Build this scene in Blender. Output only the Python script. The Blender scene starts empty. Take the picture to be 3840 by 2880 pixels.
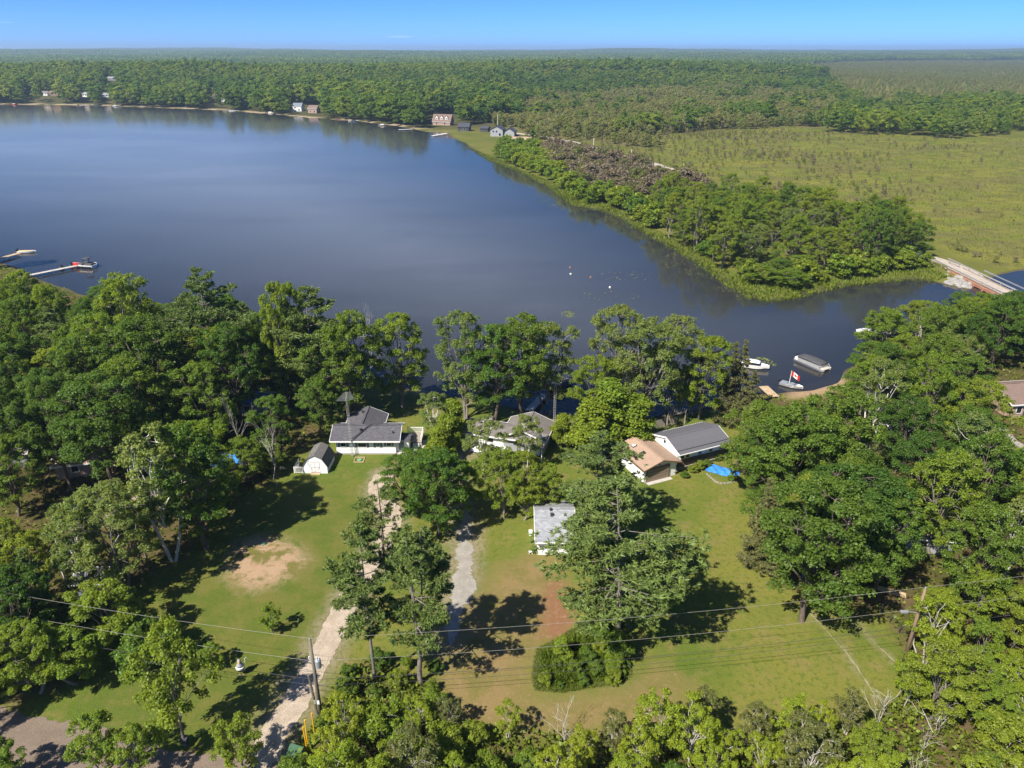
import bpy, math, random
import numpy as np
from mathutils import Vector

sc = bpy.context.scene
R = math.radians
# ------------------------------------------------------------------ camera
PITCH, FPX, HCAM = R(24.5), 2750.0, 56.0
cam_data = bpy.data.cameras.new('camera')
cam_data.sensor_width = 36.0
cam_data.lens = 36.0 * FPX / 3840.0
cam_data.clip_start, cam_data.clip_end = 0.5, 30000
cam = bpy.data.objects.new('camera', cam_data)
sc.collection.objects.link(cam)
cam.location = (0, 0, HCAM)
cam.rotation_euler = (R(90) - PITCH, 0, 0)
sc.camera = cam
# ------------------------------------------------------------------ sky and sun
SUN_AZ, SUN_EL = R(44), R(48)      # shadows fall away and to the right
world = bpy.data.worlds.new('World'); sc.world = world; world.use_nodes = True
wn, wl = world.node_tree.nodes, world.node_tree.links
wn.clear()
w_out = wn.new('ShaderNodeOutputWorld'); w_bg = wn.new('ShaderNodeBackground')
sky = wn.new('ShaderNodeTexSky'); sky.sky_type = 'NISHITA'; sky.sun_disc = False
sky.sun_elevation = SUN_EL; sky.sun_rotation = math.pi + SUN_AZ
sky.altitude = 0; sky.air_density = 0.3; sky.dust_density = 0.5; sky.ozone_density = 10.0
w_hs = wn.new('ShaderNodeHueSaturation'); w_hs.inputs['Saturation'].default_value = 1.12
w_hs.inputs['Value'].default_value = 1.0
w_bg.inputs['Strength'].default_value = 0.114
# thin streaks of cirrus in the sky
w_tc = wn.new('ShaderNodeTexCoord'); w_map = wn.new('ShaderNodeMapping')
w_map.inputs['Scale'].default_value = (3.0, 3.0, 60.0); w_map.inputs['Location'].default_value = (0.35, 0.0, 0.4)
w_nz = wn.new('ShaderNodeTexNoise'); w_nz.inputs['Scale'].default_value = 2.2; w_nz.inputs['Detail'].default_value = 4
w_cr = wn.new('ShaderNodeMapRange')
w_cr.inputs['From Min'].default_value = 0.71; w_cr.inputs['From Max'].default_value = 0.86
w_cr.inputs['To Max'].default_value = 0.45
w_mix = wn.new('ShaderNodeMix'); w_mix.data_type = 'RGBA'
w_mix.inputs['B'].default_value = (7.0, 7.6, 8.4, 1)
wl.new(w_tc.outputs['Generated'], w_map.inputs['Vector']); wl.new(w_map.outputs['Vector'], w_nz.inputs['Vector'])
wl.new(w_nz.outputs['Fac'], w_cr.inputs['Value']); wl.new(w_cr.outputs['Result'], w_mix.inputs['Factor'])
wl.new(sky.outputs['Color'], w_hs.inputs['Color']); wl.new(w_hs.outputs['Color'], w_mix.inputs['A'])
wl.new(w_mix.outputs['Result'], w_bg.inputs['Color']); wl.new(w_bg.outputs['Background'], w_out.inputs['Surface'])
sun_data = bpy.data.lights.new('sun', 'SUN'); sun_data.energy = 4.4; sun_data.angle = R(0.53)
sun_data.color = (1.0, 0.93, 0.82)
sun = bpy.data.objects.new('sun', sun_data); sc.collection.objects.link(sun)
sun.rotation_euler = (R(90) - SUN_EL, 0, -SUN_AZ)
sc.view_settings.view_transform = 'Standard'; sc.view_settings.look = 'None'
sc.view_settings.exposure = 1.0; sc.view_settings.gamma = 1.0
sc.view_settings.use_curve_mapping = False
sc.render.engine = 'CYCLES'
cy = sc.cycles
cy.max_bounces = 6; cy.diffuse_bounces = 3; cy.glossy_bounces = 2; cy.transmission_bounces = 3
cy.transparent_max_bounces = 8; cy.volume_bounces = 0
cy.caustics_reflective = False; cy.caustics_refractive = False
cy.use_denoising = True
cy.use_adaptive_sampling = True; cy.adaptive_threshold = 0.02

rng = np.random.default_rng(7)
random.seed(7)
COL = sc.collection

# ------------------------------------------------------------------ photograph pixel -> place on the ground
SP, CP = math.sin(PITCH), math.cos(PITCH)
def P(u, v, z=0.0):
    a = (u - 1920) / FPX; b = -(v - 1440) / FPX
    dy = CP + b * SP; dz = -SP + b * CP
    t = (z - HCAM) / dz
    return Vector((a * t, dy * t, z))
def to_px(x, y, z=0.0):
    x = np.asarray(x, float); y = np.asarray(y, float)
    zc = z - HCAM
    dep = y * CP - zc * SP; up = y * SP + zc * CP
    dep = np.where(dep < 1e-3, 1e-3, dep)
    return 1920 + FPX * x / dep, 1440 - FPX * up / dep
def inpoly(px, py, poly):
    px = np.asarray(px); py = np.asarray(py)
    r = np.zeros(px.shape, bool); n = len(poly); j = n - 1
    for i in range(n):
        xi, yi = poly[i]; xj, yj = poly[j]
        c = ((yi > py) != (yj > py)) & (px < (xj - xi) * (py - yi) / (yj - yi + 1e-12) + xi)
        r ^= c; j = i
    return r
def sdist(x, y, poly):
    """distance to a closed outline, positive inside"""
    d = np.full(x.shape, 1e18); n = len(poly)
    for i in range(n):
        x0, y0 = poly[i]; x1, y1 = poly[(i + 1) % n]
        ex, ey = x1 - x0, y1 - y0; L = ex * ex + ey * ey + 1e-12
        t = np.clip(((x - x0) * ex + (y - y0) * ey) / L, 0, 1)
        d = np.minimum(d, (x - x0 - t * ex) ** 2 + (y - y0 - t * ey) ** 2)
    d = np.sqrt(d)
    return np.where(inpoly(x, y, poly), d, -d)
def wpoly(px):
    return [tuple(P(u, v)[:2]) for u, v in px]

# ------------------------------------------------------------------ materials
MATS = {}
def new_mat(name):
    m = bpy.data.materials.new(name); m.use_nodes = True; m.node_tree.nodes.clear(); MATS[name] = m
    return m, m.node_tree.nodes, m.node_tree.links
def mix_rgb(N, L, fac, a, b, mode='MIX'):
    x = N.new('ShaderNodeMix'); x.data_type = 'RGBA'; x.blend_type = mode; x.clamp_result = False
    for key, val in (('Factor', fac), ('A', a), ('B', b)):
        s = x.inputs[key]
        if isinstance(val, (int, float)): s.default_value = val
        elif isinstance(val, tuple): s.default_value = (*val[:3], 1)
        else: L.new(val, s)
    return x.outputs['Result']
def maprange(N, L, src, a, b, c=0.0, d=1.0, smooth=True):
    m = N.new('ShaderNodeMapRange'); m.interpolation_type = 'SMOOTHSTEP' if smooth else 'LINEAR'
    L.new(src, m.inputs['Value'])
    for k, v in (('From Min', a), ('From Max', b), ('To Min', c), ('To Max', d)): m.inputs[k].default_value = v
    return m.outputs['Result']
def noise(N, L, vec, scale, detail=3, rough=0.55):
    n = N.new('ShaderNodeTexNoise'); n.inputs['Scale'].default_value = scale
    n.inputs['Detail'].default_value = detail; n.inputs['Roughness'].default_value = rough
    if vec is not None: L.new(vec, n.inputs['Vector'])
    return n.outputs['Fac']
def math_(N, L, op, a, b=0.0):
    m = N.new('ShaderNodeMath'); m.operation = op
    for i, v in enumerate((a, b)):
        if isinstance(v, (int, float)): m.inputs[i].default_value = v
        else: L.new(v, m.inputs[i])
    return m.outputs[0]
def plain(name, col, rough=0.7, var=0.12, scale=3.0, metal=0.0, bump=0.0, spec=0.4, bscale=None, stretch=None):
    m, N, L = new_mat(name)
    o = N.new('ShaderNodeOutputMaterial'); p = N.new('ShaderNodeBsdfPrincipled')
    tc = N.new('ShaderNodeTexCoord'); vec = tc.outputs['Object']
    if stretch:
        mp = N.new('ShaderNodeMapping'); mp.inputs['Scale'].default_value = stretch
        L.new(vec, mp.inputs['Vector']); vec = mp.outputs['Vector']
    n = noise(N, L, vec, scale, 4)
    f = maprange(N, L, n, 0.25, 0.75)
    c = mix_rgb(N, L, f, tuple(x * (1 - var) for x in col), tuple(min(1, x * (1 + var)) for x in col))
    n2 = noise(N, L, vec, scale * 9, 2)
    c = mix_rgb(N, L, maprange(N, L, n2, 0.3, 0.7, 0, var), c, tuple(x * 0.55 for x in col))
    L.new(c, p.inputs['Base Color'])
    p.inputs['Roughness'].default_value = rough; p.inputs['Metallic'].default_value = metal
    p.inputs['Specular IOR Level'].default_value = spec
    if bump:
        b = N.new('ShaderNodeBump'); b.inputs['Strength'].default_value = bump; b.inputs['Distance'].default_value = 0.05
        L.new(noise(N, L, vec, bscale or scale * 5, 4), b.inputs['Height']); L.new(b.outputs['Normal'], p.inputs['Normal'])
    L.new(p.outputs[0], o.inputs['Surface'])
    return m
def leaf(name, c1, c2, trans=0.48, island=0.35, tcol=(1.65, 1.55, 0.62)):
    """foliage: hue wanders from plant to plant and from leaf to leaf"""
    m, N, L = new_mat(name)
    o = N.new('ShaderNodeOutputMaterial'); d = N.new('ShaderNodeBsdfDiffuse'); t = N.new('ShaderNodeBsdfTranslucent')
    oi = N.new('ShaderNodeObjectInfo'); g = N.new('ShaderNodeNewGeometry')
    at = N.new('ShaderNodeAttribute'); at.attribute_name = 'clump'
    c = mix_rgb(N, L, oi.outputs['Random'], c1, c2)
    c = mix_rgb(N, L, maprange(N, L, at.outputs['Fac'], 0, 1, 0, 0.45, False), c, tuple(0.5 * (a + b) * k for a, b, k in zip(c1, c2, (1.35, 1.15, 0.8))))
    hs = N.new('ShaderNodeHueSaturation'); L.new(c, hs.inputs['Color'])
    L.new(maprange(N, L, g.outputs['Random Per Island'], 0, 1, 1 - island, 1 + island, False), hs.inputs['Value'])
    L.new(hs.outputs['Color'], d.inputs['Color'])
    tc = mix_rgb(N, L, 1.0, hs.outputs['Color'], tcol, 'MULTIPLY')
    L.new(tc, t.inputs['Color'])
    mx = N.new('ShaderNodeMixShader'); mx.inputs[0].default_value = trans
    L.new(d.outputs[0], mx.inputs[1]); L.new(t.outputs[0], mx.inputs[2])
    gl = N.new('ShaderNodeBsdfGlossy'); gl.inputs['Roughness'].default_value = 0.45; gl.inputs['Color'].default_value = (0.7, 0.8, 0.7, 1)
    m2 = N.new('ShaderNodeMixShader'); m2.inputs[0].default_value = 0.015
    L.new(mx.outputs[0], m2.inputs[1]); L.new(gl.outputs[0], m2.inputs[2])
    L.new(m2.outputs[0], o.inputs['Surface'])
    return m
leaf('leaf_mid', (0.0874, 0.1770, 0.0291), (0.1680, 0.2374, 0.0336))
leaf('leaf_dark', (0.0717, 0.1478, 0.0269), (0.1142, 0.1837, 0.0291))
leaf('leaf_light', (0.1478, 0.2442, 0.0291), (0.2296, 0.2822, 0.0336))
leaf('leaf_yellow', (0.20, 0.295, 0.027), (0.275, 0.325, 0.030))
leaf('leaf_olive', (0.135, 0.165, 0.055), (0.175, 0.19, 0.06))
leaf('leaf_silver', (0.1512, 0.2218, 0.0650), (0.2072, 0.2598, 0.0694))
leaf('needle_pine', (0.1064, 0.1658, 0.0470), (0.1434, 0.1949, 0.0515), 0.22)
leaf('needle_spruce', (0.125, 0.138, 0.055), (0.15, 0.158, 0.06), 0.2)
leaf('leaf_scrub', (0.185, 0.205, 0.085), (0.235, 0.240, 0.105))
leaf('leaf_brown', (0.165, 0.142, 0.102), (0.205, 0.178, 0.130), 0.25)
leaf('leaf_reed', (0.120, 0.170, 0.020), (0.160, 0.200, 0.028), 0.3)
leaf('leaf_weed', (0.085, 0.14, 0.016), (0.135, 0.185, 0.02), 0.3)
leaf('leaf_pad', (0.130, 0.160, 0.045), (0.150, 0.170, 0.060), 0.1)
plain('bark_grey', (0.20, 0.175, 0.15), 0.9, 0.3, 2.0, bump=0.5, stretch=(4, 4, 1))
plain('bark_brown', (0.13, 0.10, 0.08), 0.9, 0.3, 2.0, bump=0.5, stretch=(4, 4, 1))
plain('bark_pale', (0.44, 0.41, 0.36), 0.9, 0.25, 2.0, stretch=(3, 3, 1))
plain('bark_birch', (0.60, 0.57, 0.52), 0.85, 0.25, 3.0, stretch=(1, 1, 3))
plain('white_siding', (0.80, 0.80, 0.79), 0.6, 0.03, 1.0, stretch=(0.3, 0.3, 8))
plain('white_paint', (0.80, 0.80, 0.78), 0.55, 0.04)
plain('block_wall', (0.42, 0.36, 0.33), 0.9, 0.15, 4)
plain('shutter_blue', (0.16, 0.19, 0.22), 0.7)
plain('trim_brown', (0.16, 0.10, 0.06), 0.7)
plain('stain_brown', (0.10, 0.075, 0.05), 0.8, 0.2, 2, stretch=(1, 1, 8))
plain('door_tan', (0.24, 0.18, 0.13), 0.6, 0.05)
plain('concrete', (0.45, 0.42, 0.38), 0.9, 0.12, 2)
plain('wood_grey', (0.30, 0.26, 0.21), 0.9, 0.25, 2, stretch=(1, 1, 5))
plain('wood_new', (0.46, 0.34, 0.21), 0.85, 0.2, 2)
plain('wood_red', (0.36, 0.16, 0.09), 0.85, 0.2, 2)
plain('dock_grey', (0.47, 0.44, 0.40), 0.85, 0.12, 1.5)
plain('metal_grey', (0.45, 0.46, 0.47), 0.4, 0.08, metal=0.8)
plain('galvanised', (0.55, 0.56, 0.57), 0.45, 0.1, metal=0.6)
plain('metal_dark', (0.05, 0.05, 0.055), 0.5, 0.1)
plain('rust', (0.22, 0.10, 0.05), 0.8, 0.3, 2)
plain('black_plastic', (0.012, 0.012, 0.014), 0.45, 0.1)
plain('canvas_grey', (0.065, 0.066, 0.072), 0.85, 0.12, 1.5)
plain('gelcoat_white', (0.80, 0.79, 0.76), 0.25, 0.03)
plain('gelcoat_red', (0.60, 0.035, 0.02), 0.25, 0.05)
plain('gelcoat_yellow', (0.75, 0.55, 0.20), 0.3, 0.05)
plain('flag_red', (0.62, 0.025, 0.02), 0.7, 0.05)
plain('yellow_plastic', (0.80, 0.42, 0.005), 0.5, 0.04)
plain('orange_plastic', (0.80, 0.20, 0.02), 0.5, 0.05)
plain('blue_tarp', (0.05, 0.24, 0.72), 0.45, 0.18, 1.5, bump=0.6, bscale=2.5)
plain('green_box', (0.045, 0.11, 0.06), 0.6, 0.15, 2)
plain('green_lid', (0.16, 0.34, 0.20), 0.7, 0.1, 2)
plain('pole_wood', (0.15, 0.135, 0.10), 0.9, 0.2, 1, stretch=(5, 5, 0.6))
plain('pole_brown', (0.22, 0.15, 0.10), 0.9, 0.2, 1, stretch=(5, 5, 0.6))
plain('wire', (0.24, 0.23, 0.19), 0.5, 0.05)
plain('rock', (0.30, 0.285, 0.26), 0.95, 0.2, 1.5, bump=0.6)
plain('rock_brown', (0.34, 0.28, 0.23), 0.95, 0.2, 1.5, bump=0.6)
plain('brick_tan', (0.38, 0.26, 0.20), 0.9, 0.12, 3)
plain('siding_grey', (0.30, 0.31, 0.32), 0.7, 0.06)
plain('siding_dark', (0.05, 0.052, 0.058), 0.7, 0.1)
plain('roof_metal', (0.155, 0.155, 0.17), 0.42, 0.08, 0.6, metal=0.25)
plain('roof_metal_dark', (0.06, 0.062, 0.072), 0.5, 0.1)
plain('interior', (0.02, 0.02, 0.022), 0.8)
def shingle(name, col, var, row=0.16, colw=0.32):
    m, N, L = new_mat(name)
    o = N.new('ShaderNodeOutputMaterial'); p = N.new('ShaderNodeBsdfPrincipled'); p.inputs['Roughness'].default_value = 0.95
    p.inputs['Specular IOR Level'].default_value = 0.2
    tc = N.new('ShaderNodeTexCoord'); uv = tc.outputs['UV']
    br = N.new('ShaderNodeTexBrick'); L.new(uv, br.inputs['Vector'])
    br.inputs['Scale'].default_value = 1.0; br.inputs['Brick Width'].default_value = colw; br.inputs['Row Height'].default_value = row
    br.inputs['Mortar Size'].default_value = 0.008; br.inputs['Bias'].default_value = 0.0
    br.inputs['Color1'].default_value = (*[c * (1 - var) for c in col], 1)
    br.inputs['Color2'].default_value = (*[c * (1 + var) for c in col], 1)
    br.inputs['Mortar'].default_value = (*[c * 0.55 for c in col], 1)
    n = noise(N, L, tc.outputs['Object'], 0.45, 5, 0.65)
    c = mix_rgb(N, L, maprange(N, L, n, 0.35, 0.7, 0, 0.55), br.outputs['Color'], tuple(x * 0.68 for x in col))
    n2 = noise(N, L, tc.outputs['Object'], 30, 2)
    c = mix_rgb(N, L, maprange(N, L, n2, 0.3, 0.7, 0, 0.35), c, tuple(min(1, x * 1.5) for x in col))
    L.new(c, p.inputs['Base Color']); L.new(p.outputs[0], o.inputs['Surface'])
shingle('shingle_charcoal', (0.092, 0.090, 0.102), 0.3)
shingle('shingle_grey', (0.165, 0.150, 0.140), 0.15)
shingle('shingle_light', (0.26, 0.27, 0.29), 0.28, 0.22, 0.42)
shingle('shingle_tan', (0.35, 0.245, 0.180), 0.12)
shingle('shingle_barn', (0.15, 0.142, 0.135), 0.2)
shingle('shingle_brown', (0.19, 0.135, 0.112), 0.12)
def glass(name):
    m, N, L = new_mat(name)
    o = N.new('ShaderNodeOutputMaterial'); p = N.new('ShaderNodeBsdfPrincipled')
    p.inputs['Base Color'].default_value = (0.015, 0.018, 0.022, 1); p.inputs['Roughness'].default_value = 0.05
    p.inputs['Specular IOR Level'].default_value = 0.6
    L.new(p.outputs[0], o.inputs['Surface'])
glass('window_glass')
def water_mat():
    m, N, L = new_mat('lake_water')
    o = N.new('ShaderNodeOutputMaterial'); geo = N.new('ShaderNodeNewGeometry')
    mp = N.new('ShaderNodeMapping'); mp.inputs['Scale'].default_value = (1, 1.6, 1); L.new(geo.outputs['Position'], mp.inputs['Vector'])
    h1 = noise(N, L, mp.outputs['Vector'], 1.1, 3, 0.6)
    h2 = noise(N, L, mp.outputs['Vector'], 0.16, 2)
    # wind-ruffled lanes and calm lanes
    mp2 = N.new('ShaderNodeMapping'); mp2.inputs['Scale'].default_value = (0.35, 1.0, 1); mp2.inputs['Rotation'].default_value = (0, 0, R(20)); L.new(geo.outputs['Position'], mp2.inputs['Vector'])
    lane = maprange(N, L, noise(N, L, mp2.outputs['Vector'], 0.012, 5, 0.65), 0.38, 0.64, 0.25, 1.0)
    hh = math_(N, L, 'ADD', math_(N, L, 'MULTIPLY', h1, lane), math_(N, L, 'MULTIPLY', h2, 1.2))
    b = N.new('ShaderNodeBump'); b.inputs['Strength'].default_value = 0.12; b.inputs['Distance'].default_value = 0.04
    L.new(hh, b.inputs['Height'])
    fr = N.new('ShaderNodeFresnel'); fr.inputs['IOR'].default_value = 1.5; L.new(b.outputs['Normal'], fr.inputs['Normal'])
    gl = N.new('ShaderNodeBsdfGlossy'); gl.inputs['Roughness'].default_value = 0.10; gl.inputs['Color'].default_value = (1.0, 0.88, 0.74, 1); L.new(b.outputs['Normal'], gl.inputs['Normal'])
    tr = N.new('ShaderNodeBsdfTransparent'); tr.inputs['Color'].default_value = (0.62, 0.50, 0.36, 1)
    df = N.new('ShaderNodeBsdfDiffuse'); df.inputs['Color'].default_value = (0.190, 0.210, 0.242, 1)  # diffuse tone painted in for the pale sky sheen on the lake
    at = N.new('ShaderNodeAttribute'); at.attribute_name = 'offshore'
    ms = N.new('ShaderNodeMixShader'); L.new(math_(N, L, 'MULTIPLY', maprange(N, L, at.outputs['Fac'], 0, 150, 0.12, 1.0, False), maprange(N, L, lane, 0.25, 1.0, 0.84, 1.0)), ms.inputs[0])  # painted sheen grows away from the shore, weaker in calm lanes
    L.new(tr.outputs[0], ms.inputs[1]); L.new(df.outputs[0], ms.inputs[2])
    mx = N.new('ShaderNodeMixShader'); L.new(fr.outputs[0], mx.inputs[0]); L.new(ms.outputs[0], mx.inputs[1]); L.new(gl.outputs[0], mx.inputs[2])
    L.new(mx.outputs[0], o.inputs['Surface'])
water_mat()

# ------------------------------------------------------------------ mesh helpers
def np_mesh(name, verts, quads, mats, mat_idx=None, clump=None, smooth=False):
    me = bpy.data.meshes.new(name)
    n = len(verts); f = len(quads)
    me.vertices.add(n); me.vertices.foreach_set('co', np.ascontiguousarray(verts, np.float32).ravel())
    me.loops.add(f * 4); me.loops.foreach_set('vertex_index', np.ascontiguousarray(quads, np.int32).ravel())
    me.polygons.add(f); me.polygons.foreach_set('loop_start', np.arange(0, f * 4, 4, dtype=np.int32))
    me.polygons.foreach_set('loop_total', np.full(f, 4, np.int32))
    if smooth: me.polygons.foreach_set('use_smooth', np.ones(f, bool))
    for m in (mats if isinstance(mats, (list, tuple)) else [mats]): me.materials.append(MATS[m])
    if mat_idx is not None: me.polygons.foreach_set('material_index', np.ascontiguousarray(mat_idx, np.int32))
    if clump is not None:
        a = me.attributes.new('clump', 'FLOAT', 'POINT'); a.data.foreach_set('value', np.ascontiguousarray(clump, np.float32))
    me.update(calc_edges=True)
    return me
def tube_np(pts, rad, sides=6):
    pts = np.asarray(pts, float); n = len(pts); V = []
    for i in range(n):
        d = pts[min(i + 1, n - 1)] - pts[max(i - 1, 0)]; d = d / (np.linalg.norm(d) + 1e-9)
        a = np.array([0, 0, 1.0]) if abs(d[2]) < 0.9 else np.array([1.0, 0, 0])
        s = np.cross(d, a); s /= np.linalg.norm(s); t = np.cross(s, d)
        an = np.arange(sides) * 2 * math.pi / sides
        V.append(pts[i] + rad[i] * (np.cos(an)[:, None] * s + np.sin(an)[:, None] * t))
    V = np.concatenate(V); Q = []
    for i in range(n - 1):
        for k in range(sides):
            k2 = (k + 1) % sides
            Q.append((i * sides + k, i * sides + k2, (i + 1) * sides + k2, (i + 1) * sides + k))
    return V, np.array(Q)
class Tubes:
    def __init__(s): s.V = []; s.Q = []; s.n = 0
    def add(s, pts, rad, sides=5):
        v, q = tube_np(pts, rad, sides); s.V.append(v); s.Q.append(q + s.n); s.n += len(v)
    def mesh(s, name, mat): return np_mesh(name, np.concatenate(s.V), np.concatenate(s.Q), mat, smooth=True)
def norm(a): return a / (np.linalg.norm(a, axis=1, keepdims=True) + 1e-9)
def leaf_quads(r, C, Nn, size, asp=0.75, tdir=None):
    n = len(C)
    t = r.normal(size=(n, 3)) if tdir is None else tdir
    t = norm(t - (t * Nn).sum(1, keepdims=True) * Nn); b = np.cross(Nn, t)
    s = size[:, None] * 0.5
    V = np.empty((n, 4, 3)); fold = Nn * s * 0.35
    V[:, 0] = C + t * s - fold; V[:, 1] = C + b * s * asp + fold * 0.4; V[:, 2] = C - t * s - fold; V[:, 3] = C - b * s * asp + fold * 0.4
    return V.reshape(-1, 3), np.arange(n * 4).reshape(-1, 4)

class MB:
    """collects boxes, slabs, tubes, lofts; build() links them as one mesh"""
    def __init__(s): s.v = []; s.f = []; s.uv = {}
    def quad(s, *p, uv=None):
        i = len(s.v); s.v += [tuple(q) for q in p]; s.f.append(tuple(range(i, i + len(p))))
        if uv: s.uv[len(s.f) - 1] = uv
    def hexa(s, b, t):
        i = len(s.v); s.v += [tuple(q) for q in b] + [tuple(q) for q in t]; n = len(b)
        s.f.append(tuple(i + n - 1 - k for k in range(n))); s.f.append(tuple(i + n + k for k in range(n)))
        for k in range(n): s.f.append((i + k, i + (k + 1) % n, i + n + (k + 1) % n, i + n + k))
    def box(s, x0, x1, y0, y1, z0, z1):
        s.hexa([(x0, y0, z0), (x1, y0, z0), (x1, y1, z0), (x0, y1, z0)], [(x0, y0, z1), (x1, y0, z1), (x1, y1, z1), (x0, y1, z1)])
    def slab(s, a, b, c, d, th):
        """roof plane: a-b along the eave, c-d along the ridge; carries a UV in metres"""
        a, b, c, d = map(Vector, (a, b, c, d)); n = (b - a).cross(d - a).normalized()
        ax = (b - a).normalized(); ay = n.cross(ax)
        i = len(s.v); s.v += [tuple(p) for p in (a, b, c, d)] + [tuple(p - n * th) for p in (a, b, c, d)]
        s.f.append((i, i + 1, i + 2, i + 3)); s.uv[len(s.f) - 1] = [((p - a).dot(ax), (p - a).dot(ay)) for p in (a, b, c, d)]
        s.f.append((i + 7, i + 6, i + 5, i + 4))
        for k in range(4): s.f.append((i + k, i + 4 + k, i + 4 + (k + 1) % 4, i + (k + 1) % 4))
    def bar(s, a, b, w, h=None):
        a, b = Vector(a), Vector(b); h = h or w; d = (b - a).normalized()
        u = Vector((0, 0, 1)) if abs(d.z) < 0.95 else Vector((1, 0, 0))
        x = d.cross(u).normalized() * w / 2; y = x.cross(d).normalized() * h / 2
        s.hexa([a - x - y, a + x - y, a + x + y, a - x + y], [b - x - y, b + x - y, b + x + y, b - x + y])
    def tube(s, pts, rad, sides=8, caps=True):
        if isinstance(rad, (int, float)): rad = [rad] * len(pts)
        V, Q = tube_np(pts, rad, sides); i = len(s.v); s.v += [tuple(p) for p in V]; s.f += [tuple(int(k) + i for k in q) for q in Q]
        if caps:
            s.f.append(tuple(i + k for k in range(sides))[::-1]); m = i + (len(pts) - 1) * sides; s.f.append(tuple(m + k for k in range(sides)))
    def loft(s, secs, caps=True):
        i = len(s.v); n = len(secs[0])
        for q in secs: s.v += [tuple(p) for p in q]
        for a in range(len(secs) - 1):
            for k in range(n):
                k2 = (k + 1) % n; s.f.append((i + a * n + k, i + a * n + k2, i + (a + 1) * n + k2, i + (a + 1) * n + k))
        if caps:
            s.f.append(tuple(i + k for k in range(n))[::-1]); m = i + (len(secs) - 1) * n; s.f.append(tuple(m + k for k in range(n)))
    def build(s, name, mat, parent=None, loc=(0, 0, 0), rz=0.0, smooth=False):
        me = bpy.data.meshes.new(name); me.from_pydata(s.v, [], s.f); me.materials.append(MATS[mat])
        uvl = me.uv_layers.new(name='UVMap')
        for fi, uv in s.uv.items():
            p = me.polygons[fi]
            for k, li in enumerate(p.loop_indices): uvl.data[li].uv = uv[k]
        if smooth:
            for p in me.polygons: p.use_smooth = True
        return link(name, me, parent, loc, rz)
def link(name, me, parent=None, loc=(0, 0, 0), rz=0.0, scale=None):
    o = bpy.data.objects.new(name, me); COL.objects.link(o); o.location = loc; o.rotation_euler = (0, 0, rz)
    if parent: o.parent = parent
    if scale: o.scale = scale
    return o
def tag(o, label=None, cat=None, group=None, kind=None):
    for k, v in (('label', label), ('category', cat), ('group', group), ('kind', kind)):
        if v: o[k] = v
    return o
def thing(name, label, cat, loc, rz=0.0, group=None):
    return tag(link(name, None, None, loc, rz), label, cat, group)

# ================================================================== THE SETTING
LAKE_PX = [(-600, 395), (0, 390), (250, 393), (400, 396), (560, 402), (800, 411), (1000, 425), (1150, 440), (1300, 450), (1480, 470),
    (1550, 483), (1600, 492), (1680, 497), (1700, 515), (1760, 545), (1815, 578), (1850, 600), (1960, 640), (2060, 690), (2110, 728), (2160, 765),
    (2290, 790), (2340, 812), (2420, 860), (2500, 905), (2570, 940), (2640, 985), (2700, 1030), (2760, 1070), (2830, 1108), (2890, 1118),
    (2960, 1108), (3050, 1085), (3150, 1064), (3300, 1045), (3450, 1036), (3560, 1065), (3630, 1080), (3690, 1040), (3760, 1022),
    (3840, 1005), (4150, 960), (4150, 1060), (3900, 1105), (3740, 1140), (3600, 1170), (3450, 1215), (3300, 1290), (3200, 1370), (3130, 1430),
    (3060, 1450), (2990, 1464), (2900, 1472), (2860, 1470), (2780, 1490), (2700, 1515), (2560, 1537), (2420, 1562), (2330, 1570), (2200, 1562),
    (2080, 1552), (1950, 1530), (1850, 1500), (1750, 1480), (1650, 1466), (1570, 1457), (1480, 1440), (1350, 1420), (1200, 1385), (1000, 1340),
    (800, 1280), (600, 1210), (400, 1130), (250, 1075), (130, 1035), (60, 1000), (0, 985), (-200, 940), (-600, 860), (-1000, 760), (-1400, 600), (-1300, 450)]
LAKE = wpoly(LAKE_PX)
def vnoise(x, y, s, seed=0):
    """smooth value noise on world coordinates"""
    r = np.random.default_rng(seed); G = r.random((64, 64))
    X, Y = x / s, y / s; i, j = np.floor(X).astype(int), np.floor(Y).astype(int); fx, fy = X - i, Y - j
    fx, fy = fx * fx * (3 - 2 * fx), fy * fy * (3 - 2 * fy)
    g = lambda a, b: G[a % 64, b % 64]
    return (g(i, j) * (1 - fx) + g(i + 1, j) * fx) * (1 - fy) + (g(i, j + 1) * (1 - fx) + g(i + 1, j + 1) * fx) * fy
def terrain(x, y):
    x = np.asarray(x, float); y = np.asarray(y, float)
    d = sdist(x, y, LAKE) + np.where(y < 320, 0.9 * (vnoise(x, y, 5.0, 3) - 0.5) * 2, 5 * (vnoise(x, y, 22.0, 3) - 0.5))
    dist = np.hypot(x, y)
    z = np.where(d > 0, -0.5 - 0.11 * np.minimum(d, 22), -0.5 + 0.5 * np.clip(-d / 4.0, 0, 1))
    land = np.clip(-d / 60, 0, 1)
    hill = 17 * np.exp(-((x - 120) / 480) ** 2 - ((y - 1420) / 220) ** 2) + 16 * np.exp(-((x + 600) / 520) ** 2 - ((y - 1180) / 220) ** 2)
    far = np.clip((dist - 1500) / 6500, 0, 1) ** 1.3
    hill = hill + far * (12 + 46 * vnoise(x, y, 1100.0, 5)) + np.clip((dist - 900) / 600, 0, 1) * 5 * vnoise(x, y, 260.0, 6)
    return z + land * hill
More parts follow.
